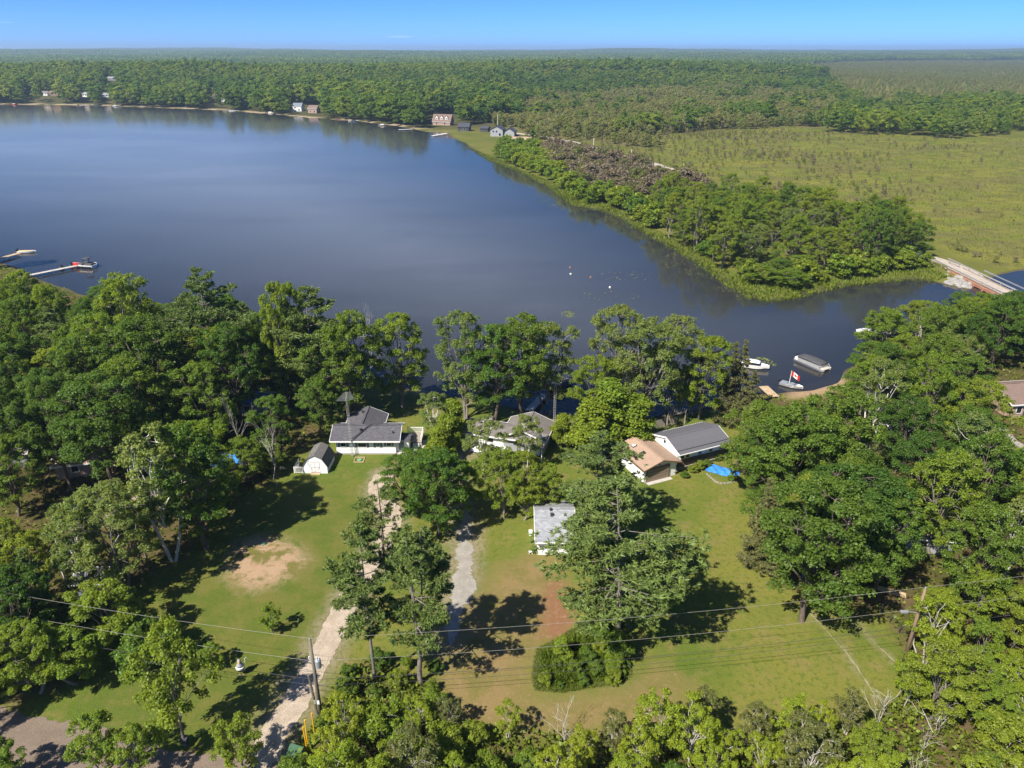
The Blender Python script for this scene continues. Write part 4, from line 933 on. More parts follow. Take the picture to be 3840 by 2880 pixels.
def railing(parent, a, b, h=0.95, z=0.0, mat='white_paint', gap=0.14, posts=2):
    a, b = Vector((*a, z)), Vector((*b, z)); L = (b - a).length; m = MB()
    m.bar(a + Vector((0, 0, h)), b + Vector((0, 0, h)), 0.07, 0.06); m.bar(a + Vector((0, 0, 0.12)), b + Vector((0, 0, 0.12)), 0.05, 0.05)
    o = m.build('railing', mat, parent)
    for k in range(posts):
        q = a.lerp(b, k / max(1, posts - 1)); p = MB(); p.box(q.x - 0.05, q.x + 0.05, q.y - 0.05, q.y + 0.05, z, z + h + 0.08); p.build('post', mat, o)
    n = max(2, int(L / gap)); bm = MB(); bm.box(-0.02, 0.02, -0.02, 0.02, z + 0.145, z + h - 0.03); me = None
    for k in range(1, n):
        q = a.lerp(b, k / n)
        if me is None: c = bm.build('baluster', mat, o, (q.x, q.y, 0)); me = c.data
        else: link('baluster', me, o, (q.x, q.y, 0))
    return o

# ---- white bungalow with charcoal roof
h1 = thing('white_bungalow', 'white bungalow with charcoal shingle roof and low windows, left of the cedar row', 'house', (-22, 98.5, 0))
gable_body(h1, -4.6, 4.4, -1.5, 2.9, 2.68, 0.92, 'white_siding', 'x', 0.22)
gable_body(h1, -3.5, 1.5, 2.91, 6.4, 2.6, 0.95, 'white_siding', 'y', 0.22)
b = MB(); b.box(-4.55, 4.35, -1.44, 2.84, -0.3, 0.215); b.build('foundation', 'block_wall', h1)
rf = gable_roof(h1, -5.3, 5.2, -2.25, 3.65, 2.72, 3.98, 'shingle_charcoal', 'x')
gable_roof(h1, -4.1, 2.1, 0.66, 7.1, 2.62, 3.96, 'shingle_charcoal', 'y')
vent(h1, -0.9, -0.35, 3.62); vent(h1, -1.6, 5.2, 3.88); vent(h1, 4.0, -0.8, 3.4, 0.2)
b = MB(); b.bar((-2.0, -2.4, 2.68), (0.05, 0.3, 3.86), 0.16, 0.08); b.build('valley_flashing', 'metal_dark', rf)
for fx, w, h, z in ((-3.5, 0.75, 0.6, 1.7), (-0.65, 1.2, 0.7, 1.66), (1.75, 0.45, 0.7, 1.66), (3.4, 0.6, 0.42, 1.78)):
    window(h1, fx, -1.5, z, w, h, '-y', shutters='shutter_blue', mullion=(w < 0.5))
b = MB(); b.hexa([(4.41, -1.0, 0.0), (6.3, -1.0, 0.0), (6.3, 0.9, 0.0), (4.41, 0.9, 0.0)], [(4.41, -1.0, 2.45), (6.3, -1.0, 2.1), (6.3, 0.9, 2.1), (4.41, 0.9, 2.45)]); ent = b.build('entry_room', 'white_siding', h1)
b = MB(); b.slab((6.55, -1.25, 2.12), (6.55, 1.1, 2.12), (4.9, 1.1, 2.52), (4.9, -1.25, 2.52), 0.1); b.build('entry_roof', 'shingle_charcoal', h1)
door(ent, 5.2, -1.0, 0.25, 0.8, 1.75, 'shutter_blue')
b = MB(); b.box(4.5, 6.1, -1.9, -1.06, 0, 0.22); b.build('step', 'concrete', h1)
dk = MB(); dk.box(5.5, 8.0, 0.95, 4.0, 0.72, 0.85); dk = dk.build('deck', 'wood_grey', h1)
for x, y in ((5.6, 1.05), (7.9, 1.05), (7.9, 3.9), (5.6, 3.9)):
    b = MB(); b.box(x - 0.06, x + 0.06, y - 0.06, y + 0.06, -0.1, 0.715); b.build('deck_post', 'white_paint', dk)
railing(dk, (5.55, 3.95), (7.95, 3.95), z=0.85); railing(dk, (7.95, 1.0), (7.95, 3.9), z=0.85); 
for k in range(4):
    b = MB(); b.box(6.7, 7.7, 0.6 - k * 0.3, 0.88 - k * 0.3, 0.56 - k * 0.17, 0.62 - k * 0.17); b.build('stair_tread', 'white_paint', dk)
o = thing('barbecue', 'small dark barbecue grill on the deck of the white bungalow', 'barbecue', (-15.9, 100.2, 0.86))
b = MB(); b.box(-0.4, 0.4, -0.25, 0.25, 0.55, 0.8); b.build('firebox', 'metal_dark', o)
b = MB(); b.loft([[(-0.4, -0.26, 0.81), (0.4, -0.26, 0.81), (0.4, 0.26, 0.81), (-0.4, 0.26, 0.81)], [(-0.38, -0.15, 1.05), (0.38, -0.15, 1.05), (0.38, 0.2, 1.05), (-0.38, 0.2, 1.05)]]); b.build('lid', 'metal_grey', o)
for x in (-0.35, 0.35):
    for y in (-0.2, 0.2): b = MB(); b.bar((x, y, 0), (x, y, 0.55), 0.04); b.build('leg', 'metal_dark', o)

# ---- white gambrel barn shed
sh = thing('barn_shed', 'small white barn-shaped shed with grey gambrel roof beside the white bungalow', 'shed', (-28.5, 91.6, 0), R(-2))
W, D = 1.75, 3.9
prof = [(-W, 0), (-W, 1.25), (-1.05, 2.35), (0, 2.85), (1.05, 2.35), (W, 1.25), (W, 0)]
b = MB(); b.loft([[(x, 0, z) for x, z in prof[::-1]], [(x, D, z) for x, z in prof[::-1]]]); b.build('wall', 'white_siding', sh)
rp = [(-W - 0.2, 1.0), (-1.1, 2.43), (0, 2.97), (1.1, 2.43), (W + 0.2, 1.0)]; b = MB()
for k in range(4):
    (xa, za), (xb, zb) = rp[k], rp[k + 1]; b.slab((xa, D + 0.12, za), (xa, -0.12, za), (xb, -0.12, zb), (xb, D + 0.12, zb), 0.06) if k < 2 else b.slab((xb, -0.12, zb), (xb, D + 0.12, zb), (xa, D + 0.12, za), (xa, -0.12, za), 0.06)
b.build('roof', 'shingle_barn', sh)
for s in (-1, 1):
    b = MB(); b.box(s * 0.03 if s > 0 else -0.66, 0.66 if s > 0 else -0.03, -0.05, 0.0, 0.15, 1.95); d = b.build('door', 'white_paint', sh)
    t = MB(); x0, x1 = (0.05, 0.64) if s > 0 else (-0.64, -0.05)
    t.box(x0, x1, -0.075, -0.05, 1.0, 1.08); t.box(x0, x1, -0.075, -0.05, 0.17, 0.25); t.box(x0, x1, -0.075, -0.05, 1.86, 1.93)
    t.bar((x0 + .03 if s > 0 else x1 - .03, -0.065, 0.27), (x1 - .03 if s > 0 else x0 + .03, -0.065, 0.98), 0.02, 0.07); t.build('cross_brace', 'dock_grey', d)
b = MB(); b.box(-0.7, 0.7, -0.5, -0.08, 0.0, 0.12); b.build('ramp', 'wood_new', sh)
rl = thing('side_railing', 'short white baluster railing against the barn shed', 'railing', (-28.5, 91.6, 0), R(-2))
railing(rl, (-3.1, -0.05), (-1.85, -0.05), h=1.0); railing(rl, (-3.1, 0.0), (-3.1, 2.2), h=1.0)
o = thing('septic_hatch', 'round green septic lid in a wooden square on the lawn by the white bungalow', 'hatch', (P(1348, 1725).x, P(1348, 1725).y, 0))
b = MB(); b.tube([(0, 0, -0.1), (0, 0, 0.1), (0, 0, 0.13)], [0.34, 0.34, 0.26], 20); b.build('cover', 'green_lid', o, smooth=False)
for a, bb in (((-.7, -.7), (.7, -.7)), ((.7, -.7), (.7, .7)), ((.7, .7), (-.7, .7)), ((-.7, .7), (-.7, -.7))):
    t = MB(); t.bar((*a, 0.06), (*bb, 0.06), 0.09, 0.12); t.build('frame_board', 'wood_new', o)
o = thing('septic_riser', 'small pale green septic lid on the bare patch of lawn', 'riser', (P(990, 2040).x, P(990, 2040).y, 0))
b = MB(); b.tube([(0, 0, -0.1), (0, 0, 0.1), (0, 0, 0.13)], [0.3, 0.3, 0.2], 18); b.build('cover', 'green_lid', o)

# ---- grey-roofed house
h2 = thing('grey_roofed_house', 'low rambling house with weathered grey shingle roof, mostly behind trees in the middle', 'house', (5.1, 96.2, 0), R(-15.5))
gable_body(h2, -6.8, -0.5, 0.5, 6.2, 2.5, 1.15, 'siding_grey', 'y', -0.1); gable_body(h2, -13.0, -6.81, 0.5, 4.4, 2.3, 0.7, 'white_siding', 'x', -0.1)
gable_roof(h2, -7.3, 0.0, 0.0, 6.8, 2.55, 3.95, 'shingle_grey', 'y'); gable_roof(h2, -13.5, -3.6, -0.1, 5.0, 2.35, 3.35, 'shingle_grey', 'x')
b = MB(); b.slab((-4.2, -1.6, 2.25), (-0.1, -1.6, 2.25), (-0.1, 1.8, 3.0), (-4.2, 1.8, 3.0), 0.1); b.build('porch_roof', 'shingle_grey', h2)
for x in (-4.0, -0.3): b = MB(); b.bar((x, -1.45, -0.1), (x, -1.45, 2.12), 0.12); b.build('porch_post', 'white_paint', h2)
for x, w in ((-11.5, 0.9), (-9, 1.2)): window(h2, x, 0.5, 1.5, w, 0.9)
window(h2, -3.2, 0.5, 1.5, 1.2, 0.9); door(h2, -1.5, 0.5, 0, 0.9, 2.0, 'white_paint'); window(h2, -0.5, 3.2, 1.5, 1.0, 0.9, '+x')
vent(h2, -2.3, 2.5, 3.45); vent(h2, -10, 1.6, 3.1, 0.25)
b = MB(); b.bar((-9.3, 2.5, 3.1), (-9.3, 2.5, 4.3), 0.5); ch = b.build('chimney', 'block_wall', h2); b = MB(); b.box(-9.6, -9.0, 2.2, 2.8, 4.3, 4.4); b.build('chimney_cap', 'metal_grey', ch)
o = thing('satellite_dish', 'white satellite dish on the porch roof of the grey-roofed house', 'dish', (4.3, 96.6, 3.0))
b = MB(); b.loft([[(0.34 * math.cos(a) * q, -0.02 - 0.1 * q * q, 0.45 + 0.34 * math.sin(a) * q) for a in np.arange(14) * 6.283 / 14] for q in (0.05, 0.4, 0.7, 1.0)]); b.build('reflector', 'white_paint', o)
b = MB(); b.bar((0, 0.05, -0.5), (0, 0.03, 0.45), 0.05); b.bar((0, 0, 0.2), (0, -0.5, 0.4), 0.03); b.build('arm', 'metal_grey', o)
for i, (u, v, lab) in enumerate(((1795, 1690, 'white sheet heaped against the grey-roofed house, by the bare-stemmed birch'), (1985, 1700, 'long white sheet spread before the grey-roofed house porch'), (1890, 1690, 'small white sheet between the two birches'))):
    p = P(u, v); r = r_(880 + i); n = 9; L, Wd = ((2.6, 1.3), (3.2, 1.1), (1.6, 0.8))[i]
    G = [[(-L / 2 + L * a / n, -Wd / 2 + Wd * c / 5 + 0.1 * math.sin(a), 0.75 * math.sin(math.pi * a / n) * math.sin(math.pi * (c + .4) / 5.8) * r.uniform(0.75, 1.1) + 0.03) for c in range(6)] for a in range(n + 1)]
    b = MB()
    for a in range(n):
        for c in range(5): b.quad(G[a][c], G[a + 1][c], G[a + 1][c + 1], G[a][c + 1])
    tag(b.build('white_sheet', 'white_paint', None, (p.x, p.y, 0), R(-12)), lab, 'sheet')

# ---- metal-roofed house and attached garage
h3 = thing('metal_roofed_house', 'house with long grey metal roof and dark brown lower wall by the blue tarp', 'house', (*P(2549, 1706, 3.15)[:2], 0), R(24.3))
LH, DH, ZE, ZR = 9.4, 7.0, 3.15, 4.35
gable_body(h3, 0.25, LH - 0.4, 0.85, DH - 0.5, ZE - 0.12, 1.0, 'white_siding', 'x', 1.0)
b = MB(); b.box(0.26, LH - 0.41, 0.86, DH - 0.51, -0.3, 0.52); b.build('foundation', 'concrete', h3)
b = MB(); b.box(0.40, LH - 0.35, 0.79, DH - 0.6, 0.53, 1.72)
for k in range(28): b.box(0.5 + k * 0.30, 0.52 + k * 0.30, 0.77, 0.79, 0.54, 1.70)
b.build('lower_wall', 'stain_brown', h3)
pan = MB(); pw = LH / 24; sl = math.hypot(DH / 2, ZR - ZE)
pan.box(0.0, pw - 0.012, 0, sl, -0.03, 0.0); pan.box(-0.012, 0.022, 0, sl, 0.0, 0.05); pan.box(pw * 0.36, pw * 0.40, 0, sl, 0.0, 0.015); pan.box(pw * 0.68, pw * 0.72, 0, sl, 0.0, 0.015)
roof = link('roof', None, h3); pm = None; ang = math.atan2(ZR - ZE, DH / 2)
for side in (0, 1):
    for k in range(24):
        if pm is None: q = pan.build('roof_panel', 'roof_metal', roof); pm = q.data
        else: q = link('roof_panel', pm, roof)
        if side == 0: q.location = (k * pw, 0, ZE); q.rotation_euler = (ang, 0, 0)
        else: q.location = (LH - k * pw, DH, ZE); q.rotation_euler = (ang, 0, math.pi)
b = MB()
for s in (-1, 1): b.slab(*((0, DH / 2 - 0.22, ZR - 0.02), (LH, DH / 2 - 0.22, ZR - 0.02), (LH, DH / 2, ZR + 0.07), (0, DH / 2, ZR + 0.07)) if s < 0 else ((LH, DH / 2 + 0.22, ZR - 0.02), (0, DH / 2 + 0.22, ZR - 0.02), (0, DH / 2, ZR + 0.07), (LH, DH / 2, ZR + 0.07)), 0.02)
b.build('ridge_cap', 'roof_metal', roof)
b = MB(); b.box(-0.05, LH + 0.05, -0.10, -0.02, ZE - 0.16, ZE - 0.02); b.box(-0.05, LH + 0.05, DH + 0.02, DH + 0.1, ZE - 0.16, ZE - 0.02); b.build('gutter', 'white_paint', roof)
b = MB()
for x in (-0.04, LH + 0.02): b.bar((x, 0, ZE - 0.1), (x, DH / 2, ZR - 0.1), 0.05, 0.22); b.bar((x, DH, ZE - 0.1), (x, DH / 2, ZR - 0.1), 0.05, 0.22)
b.build('barge_board', 'white_paint', roof)
for k, (yo, z) in enumerate(((0.62, 0.03),)):
    b = MB(); b.bar((0.05, yo * math.cos(ang), ZE + yo * math.sin(ang) + 0.07), (LH - 0.05, yo * math.cos(ang), ZE + yo * math.sin(ang) + 0.07), 0.05, 0.07); b.build('snow_guard', 'metal_dark', roof)
for x, w in ((1.2, 0.62), (2.1, 0.62), (4.3, 0.62), (6.3, 0.62), (8.2, 0.62)): window(h3, x, 0.85, 2.12, w, 0.58, '-y')
for x, w in ((1.6, 0.7), (6.8, 0.6)): window(h3, x, 0.86, 0.2, w, 0.3, '-y')
window(h3, 0.25, 4.0, 3.3, 0.3, 0.3, '-x', 'metal_dark')
b = MB(); b.box(0.3, LH - 0.2, 0.55, 0.72, 0.45, 0.53); b.box(0.3, LH - 0.2, 0.62, 0.72, 0.2, 0.28); b.build('ledge', 'wood_grey', h3)
ga = thing('attached_garage', 'garage with tan shingle roof, two skylights and brown door, joined to the metal-roofed house', 'garage', (23.9, 90.7, 0), R(24.3))
gable_body(ga, -5.5, -0.05, 0.55, 7.4, 2.4, 0.8, 'white_siding', 'y', 0.0)
gr = gable_roof(ga, -5.95, 0.42, -0.05, 7.75, 2.42, 3.4, 'shingle_tan', 'y', fascia='trim_brown')
for y in (3.3, 5.7):
    b = MB(); b.box(-0.35, 0.35, -0.3, 0.3, 0.0, 0.12); s_ = b.build('skylight', 'metal_dark', gr, (-4.0, y, 2.42 + (1.95 / 3.03) * 0.98 + 0.02)); s_.rotation_euler = (0, -math.atan2(0.98, 3.03), 0)
    b = MB(); b.box(-0.26, 0.26, -0.22, 0.22, 0.12, 0.14); b.build('pane', 'window_glass' if y < 5 else 'white_paint', s_)
gd = MB(); gd.box(-5.05, -1.35, 0.44, 0.5, 0.02, 2.05); gd = gd.build('garage_door', 'stain_brown', ga); pm2 = None
for i in range(4):
    for k in range(8):
        if pm2 is None:
            q = MB(); q.box(0.02, 0.44, -0.03, 0.0, 0.02, 0.47); q = q.build('door_panel', 'door_tan', gd, (-5.05 + k * 0.4625, 0.44, 0.04 + i * 0.5)); pm2 = q.data
        else: link('door_panel', pm2, gd, (-5.05 + k * 0.4625, 0.44, 0.04 + i * 0.5))
b = MB(); b.box(-5.15, -5.05, 0.42, 0.56, 0, 2.12); b.box(-1.35, -1.22, 0.42, 0.56, 0, 2.12); b.box(-5.15, -1.22, 0.42, 0.56, 2.06, 2.2); b.build('door_frame', 'trim_brown', ga)
b = MB(); b.box(-0.12, 0.12, -0.1, 0, -0.12, 0.14); b.build('lamp', 'metal_dark', ga, (-3.0, 0.55, 2.55))
b = MB(); b.box(-5.2, -1.1, -0.3, 0.4, -0.1, 0.05); b.build('sill_slab', 'concrete', ga)
for k, z in enumerate((0.15, 0.32, 0.49)):
    b = MB(); b.box(-0.33, 0.25, 0.75 - k * 0.12, 1.1, z, z + 0.09); b.build('siding_board', 'wood_grey', ga)
# ---- outbuilding half hidden by the big pine
ob = thing('white_outbuilding', 'white outbuilding with pale grey shingle roof half hidden by the big pine', 'outbuilding', (2.9, 72.6, 0))
gable_body(ob, 0.2, 4.5, 0.1, 7.6, 2.35, 1.5, 'white_siding', 'x', -0.1)
obr = gable_roof(ob, -0.15, 4.85, -0.55, 8.25, 2.32, 4.2, 'shingle_light', 'x')
vent(obr, 2.0, 2.9, 3.85, 0.35); vent(obr, 1.9, 3.6, 4.1, 0.28); b = MB(); b.box(0.35, 1.4, 0.02, 0.1, 0, 0); 
window(ob, 3.6, 0.1, 1.4, 0.9, 0.7); window(ob, 0.2, 4.5, 1.4, 0.8, 0.7, '-x')
o = thing('bench', 'small white bench against the front corner of the white outbuilding', 'bench', (2.15, 72.9, 0))
b = MB(); b.box(-0.1, 0.4, -0.15, 0.15, 0.3, 0.35); b.build('seat', 'white_paint', o)
for x in (-0.05, 0.33): b = MB(); b.box(x - 0.03, x + 0.03, -0.12, 0.12, 0, 0.3); b.build('leg', 'white_paint', o)
o = thing('planter_box', 'white box beside the roof edge of the white outbuilding', 'box', (2.2, 76.8, 0)); b = MB(); b.box(-0.05, 0.35, -0.25, 0.25, 0, 0.5); b.build('body', 'white_paint', o); b = MB(); b.box(-0.08, 0.38, -0.28, 0.28, 0.5, 0.55); b.build('lid', 'white_paint', o)

# ---- weathered fence and pergola behind the metal-roofed house
fe = thing('weathered_fence', 'weathered grey wooden fence behind the tan garage', 'fence', (0, 0, 0))
fp = [P(2440, 1612), P(2490, 1600), P(2540, 1592)]; bd = None
for i in range(2):
    a, c = fp[i], fp[i + 1]; n = 10
    for k in range(n):
        q = a.lerp(c, k / n)
        if bd is None: t = MB(); t.box(-0.13, 0.13, -0.015, 0.015, 0.05, 1.5); bo = t.build('board', 'wood_grey', fe, (q.x, q.y, 0), R(18)); bd = bo.data
        else: link('board', bd, fe, (q.x, q.y, 0), R(18))
    t = MB(); t.bar((a.x, a.y, 0), (a.x, a.y, 2.0), 0.14); t.build('post', 'wood_grey', fe)
pg = thing('pergola', 'open weathered pergola frame on the lawn behind the metal-roofed house', 'pergola', (0, 0, 0))
c4 = [P(2500, 1600), P(2562, 1580), P(2600, 1570), P(2540, 1560)]
c4 = [P(2498, 1612), P(2566, 1592), P(2585, 1556), P(2515, 1570)]
for q in c4: t = MB(); t.bar((q.x, q.y, -0.1), (q.x, q.y, 2.3), 0.16); t.build('post', 'wood_grey', pg)
for k in range(4):
    a, c = c4[k], c4[(k + 1) % 4]; t = MB(); t.bar((a.x, a.y, 2.35), (c.x, c.y, 2.35), 0.08, 0.16); t.build('beam', 'wood_grey', pg)
    t = MB(); t.bar((a.x, a.y, 0.9), (c.x, c.y, 0.9), 0.05, 0.1); t.build('rail', 'wood_grey', pg)
for k in range(1, 7):
    a, c = c4[0].lerp(c4[1], k / 7), c4[3].lerp(c4[2], k / 7); t = MB(); t.bar((a.x, a.y, 2.47), (c.x, c.y, 2.47), 0.05, 0.08); t.build('slat', 'wood_grey', pg)
pt = thing('picnic_table', 'low pale wooden picnic table on the lakeside lawn', 'table', (*P(2605, 1548)[:2], 0), R(10)); 
for k in range(5): b = MB(); b.box(-0.95, 0.95, -0.42 + k * 0.17, -0.27 + k * 0.17, 0.72, 0.76); b.build('top_board', 'wood_grey', pt)
for y in (-0.75, 0.75): b = MB(); b.box(-0.95, 0.95, y - 0.13, y + 0.13, 0.42, 0.46); b.build('seat', 'wood_grey', pt)
for x in (-0.7, 0.7):
    b = MB(); b.bar((x, -0.75, 0), (x, -0.2, 0.72), 0.08); b.bar((x, 0.75, 0), (x, 0.2, 0.72), 0.08); b.bar((x, -0.8, 0.38), (x, 0.8, 0.38), 0.08); b.build('leg', 'wood_grey', pt)
# ---- blue tarp, garden edging, flower clumps
def tarp(name, label, c, L, Wd, rz, hump, seed):
    r = r_(seed); n, m = 16, 10; b = MB(); G = [[None] * (m + 1) for _ in range(n + 1)]
    for a in range(n + 1):
        for k in range(m + 1):
            x = (a / n - .5) * L * (1 + 0.08 * r.normal() * (k in (0, m))); y = (k / m - .5) * Wd * (1 + 0.08 * r.normal() * (a in (0, n)))
            z = 0.06 + hump * (math.sin(math.pi * a / n) * math.sin(math.pi * k / m)) ** 0.6 * (0.7 + 0.3 * math.sin(a * 1.3 + k)) + r.normal() * 0.03
            G[a][k] = (x, y, max(0.03, z))
    for a in range(n):
        for k in range(m): b.quad(G[a][k], G[a + 1][k], G[a + 1][k + 1], G[a][k + 1])
    return tag(b.build(name, 'blue_tarp', None, c, rz, True), label, 'tarp')
p = P(2710, 1768); tarp('blue_tarp', 'crumpled bright blue tarp in the garden bed beside the metal-roofed house', (p.x, p.y, 0), 4.6, 2.4, R(-32), 0.35, 900)
ge = thing('garden_edging', 'pale stone edging curving round the bed with the blue tarp', 'edging', (0, 0, 0))
ep = catmull([P(u, v)[:2] for u, v in ((2652, 1780), (2690, 1810), (2730, 1812), (2770, 1800), (2800, 1790))], 0.42); st = None
for k in range(len(ep) - 1):
    q = ep[k]; an = math.atan2(*(ep[k + 1] - ep[k])[::-1])
    if st is None: t = MB(); t.hexa([(-.19, -.1, -.05), (.19, -.1, -.05), (.19, .1, -.05), (-.19, .1, -.05)], [(-.17, -.08, .14), (.17, -.08, .15), (.17, .08, .14), (-.17, .08, .15)]); st = t.build('stone', 'rock', ge, (*q, 0), an).data
    else: link('stone', st, ge, (*q, 0), an)
for i, (u, v, kind, lab) in enumerate(((2570, 1790, 'bush', 'low green plant at the garage corner'), (2600, 1770, 'bush_yellow', 'pale flowering clump against the concrete foundation'), (2625, 1760, 'bush_yellow', 'yellow-green clump next to the pale flowering clump'), (2650, 1745, 'bush', 'green clump between the foundation and the blue tarp'), (2690, 1725, 'bush', 'green clump behind the blue tarp'), (2730, 1715, 'bush', 'green clump at the far end of the brown wall'), (2745, 1800, 'bush_yellow', 'yellow-green clump in front of the blue tarp'), (2790, 1730, 'bush', 'larger bush behind the far end of the blue tarp'))):
    q = P(u, v); tree(kind, q.x, q.y, 0.9 + 0.25 * (i % 3), lab, 'garden plants around the blue tarp', r=0.75)
for u, v, h, kind, lab in ((2112, 2480, 3.2, 'cedar', 'slender bright green vine-clad sapling in the weedy bed'), (2330, 2470, 3.0, 'bush', 'round bush at the foot of the big pine'), (2270, 2430, 2.2, 'bush', 'low bush behind the round bush in the weedy bed'), (2310, 2520, 1.8, 'bush_yellow', 'small yellow-green bush at the right end of the weedy bed')):
    q = P(u, v); tree(kind, q.x, q.y, h, lab, r=0.95 if kind == 'cedar' else h * 0.52)

# ---- buildings in the woods
def small_house(name, label, cat, x, y, rz, w, d, h, rise, wall, roofm, axis='x', wins=((0.0, 1.4, 0.9, 0.9),), doorx=None, z=None, group=None, fascia='white_paint', over=0.4, dormers=0):
    o = thing(name, label, cat, (x, y, gzat(x, y) if z is None else z), rz, group)
    gable_body(o, -w / 2, w / 2, 0, d, h, rise * (1 - 2 * over / (d if axis == 'x' else w) * 0.2), wall, axis, -0.6)
    rise += 0.12; rf = gable_roof(o, -w / 2 - over, w / 2 + over, -over, d + over, h - 0.02, h + rise, roofm, axis, fascia=fascia)
    for wx, wz, ww, wh in wins: window(o, wx, 0, wz, ww, wh)
    if doorx is not None: door(o, doorx, 0, 0, 0.95, 2.05, 'siding_dark')
    for k in range(dormers):
        dx = (k - (dormers - 1) / 2) * w / (dormers + 0.6); dd = MB(); dd.loft([[(dx - 0.9, yy, h + 0.6), (dx + 0.9, yy, h + 0.6), (dx + 0.9, yy, h + rise * 0.62), (dx, yy, h + rise * 0.62 + 1.0), (dx - 0.9, yy, h + rise * 0.62)] for yy in (d * 0.12, d * 0.5)]); dm = dd.build('dormer', 'white_paint', o)
        for s in (-1, 1):
            t = MB(); q = [(dx, d * 0.12 - 0.2, h + rise * 0.62 + 1.08), (dx, d * 0.5, h + rise * 0.62 + 1.08), (dx + s * 1.1, d * 0.5, h + rise * 0.62 - 0.1), (dx + s * 1.1, d * 0.12 - 0.2, h + rise * 0.62 - 0.1)]
            t.slab(*(q if s > 0 else q[::-1]), 0.08); t.build('dormer_roof', roofm, dm)
        window(dm, dx, d * 0.12, h + rise * 0.45, 0.8, 1.1)
    return o
q = P(3790, 1560); small_house('brick_house', 'tan brick bungalow with brown roof at the right edge', 'house', q.x + 5.5, q.y, R(8), 13, 8, 2.7, 1.7, 'brick_tan', 'shingle_brown', wins=((-5, 1.5, 0.9, 1.2), (-2, 1.5, 1.2, 1.2)), doorx=-3.6)
q = P(3375, 1660); small_house('wood_shelter', 'small open-sided shelter with dark roof among the right-hand trees', 'shelter', q.x, q.y, R(20), 3.4, 2.6, 2.2, 0.7, 'stain_brown', 'roof_metal_dark', wins=())
q = P(3360, 2075); small_house('hidden_cabin', 'cabin with pale roof glimpsed through the trees behind the dark oak', 'cabin', q.x + 3, q.y, R(-8), 7, 5, 2.4, 1.1, 'siding_grey', 'shingle_grey')
q = P(850, 1790); small_house('tarp_shed', 'shed with a blue tarp roof in the left wood', 'shed', q.x, q.y, R(10), 4.4, 3.2, 2.2, 0.8, 'wood_grey', 'blue_tarp', wins=(), fascia='wood_grey')
q = P(930, 1560); small_house('blue_roof_cabin', 'cabin with blue roof corner showing under the pines by the lake', 'cabin', q.x, q.y, R(-5), 6, 4.5, 2.4, 1.0, 'siding_grey', 'blue_tarp', fascia='siding_grey')
q = P(340, 2235); small_house('small_dark_shed', 'small blue-grey shed behind the leaning birch in the left wood', 'shed', q.x, q.y, R(0), 2.6, 2.2, 2.0, 0.5, 'shutter_blue', 'roof_metal', wins=())
q = P(290, 1790); small_house('tan_cabin', 'tan cabin glimpsed in the near left wood', 'cabin', q.x, q.y, R(15), 5, 4, 2.3, 1.0, 'brick_tan', 'shingle_tan')
q = P(10, 1760); small_house('grey_cabin', 'grey cabin at the left edge of the wood', 'cabin', q.x, q.y, R(15), 7, 5, 2.4, 1.1, 'siding_grey', 'shingle_grey')
wp = thing('wood_pile', 'pile of split firewood below the open-sided shelter', 'firewood', (*P(3395, 1690)[:2], 0), R(20))
for k in range(14):
    b = MB(); yy = -0.4 + 0.27 * (k % 4); zz = 0.13 + 0.25 * (k // 4); b.tube([(-1.0 + 0.1 * (k % 3), yy, zz), (0.9 + 0.1 * (k % 3), yy, zz)], 0.125, 6); b.build('log', 'wood_new', wp)
lb = thing('lumber_stack', 'stack of pale boards behind the dark oak by the wire fence', 'lumber', (*P(3340, 2225)[:2], 0), R(-28))
for k in range(6): b = MB(); b.box(-1.5, 1.5, -0.4 + (k % 3) * 0.27, -0.16 + (k % 3) * 0.27, 0.2 + 0.07 * (k // 3), 0.26 + 0.07 * (k // 3)); b.build('board', 'wood_new', lb)
wf = thing('wire_fence', 'short dark wire fence running from the brown pole to the dark oak', 'fence', (0, 0, 0)); fa, fb = P(3300, 2300), P(3410, 2410)
for k in range(4): q = fa.lerp(fb, k / 3); b = MB(); b.bar((q.x, q.y, 0), (q.x, q.y, 1.3), 0.07); b.build('post', 'metal_dark', wf)
for z in (0.3, 0.6, 0.9, 1.2): b = MB(); b.bar((fa.x, fa.y, z), (fb.x, fb.y, z), 0.015); b.build('strand', 'metal_dark', wf)

# ---- far shore houses
def at(u, v): q = P(u, v); return q.x, q.y
x, y = at(1655, 470); small_house('barn_house', 'tall tan house with brown roof and three white dormers on the far shore', 'house', x, y, R(-16), 15, 9, 2.6, 5.6, 'brick_tan', 'shingle_brown', dormers=3, wins=((-4, 1.5, 1.4, 1.4), (3, 1.5, 1.4, 1.4)))
x, y = at(1738, 492); small_house('black_cottage', 'small black-roofed cottage with white doors on the far shore', 'house', x, y, R(-8), 8.5, 8, 3.0, 2.6, 'siding_dark', 'roof_metal_dark', wins=((-1.0, 1.3, 1.2, 2.0), (1.0, 1.3, 1.2, 2.0)), fascia='siding_dark')
x, y = at(1815, 494); small_house('black_shed', 'low black-roofed shed between the two black houses on the far shore', 'shed', x, y, R(-20), 6, 5, 2.4, 1.4, 'siding_dark', 'roof_metal_dark', wins=(), fascia='siding_dark')
x, y = at(1862, 512); fh = small_house('black_roof_house', 'large grey two-storey house with black roof on the far shore', 'house', x, y, R(-12), 9, 9, 4.6, 2.4, 'siding_grey', 'roof_metal_dark', 'y', wins=((-2.4, 3.4, 1.2, 1.4), (0, 3.4, 1.2, 1.4), (2.4, 1.4, 1.6, 1.8)), fascia='siding_dark')
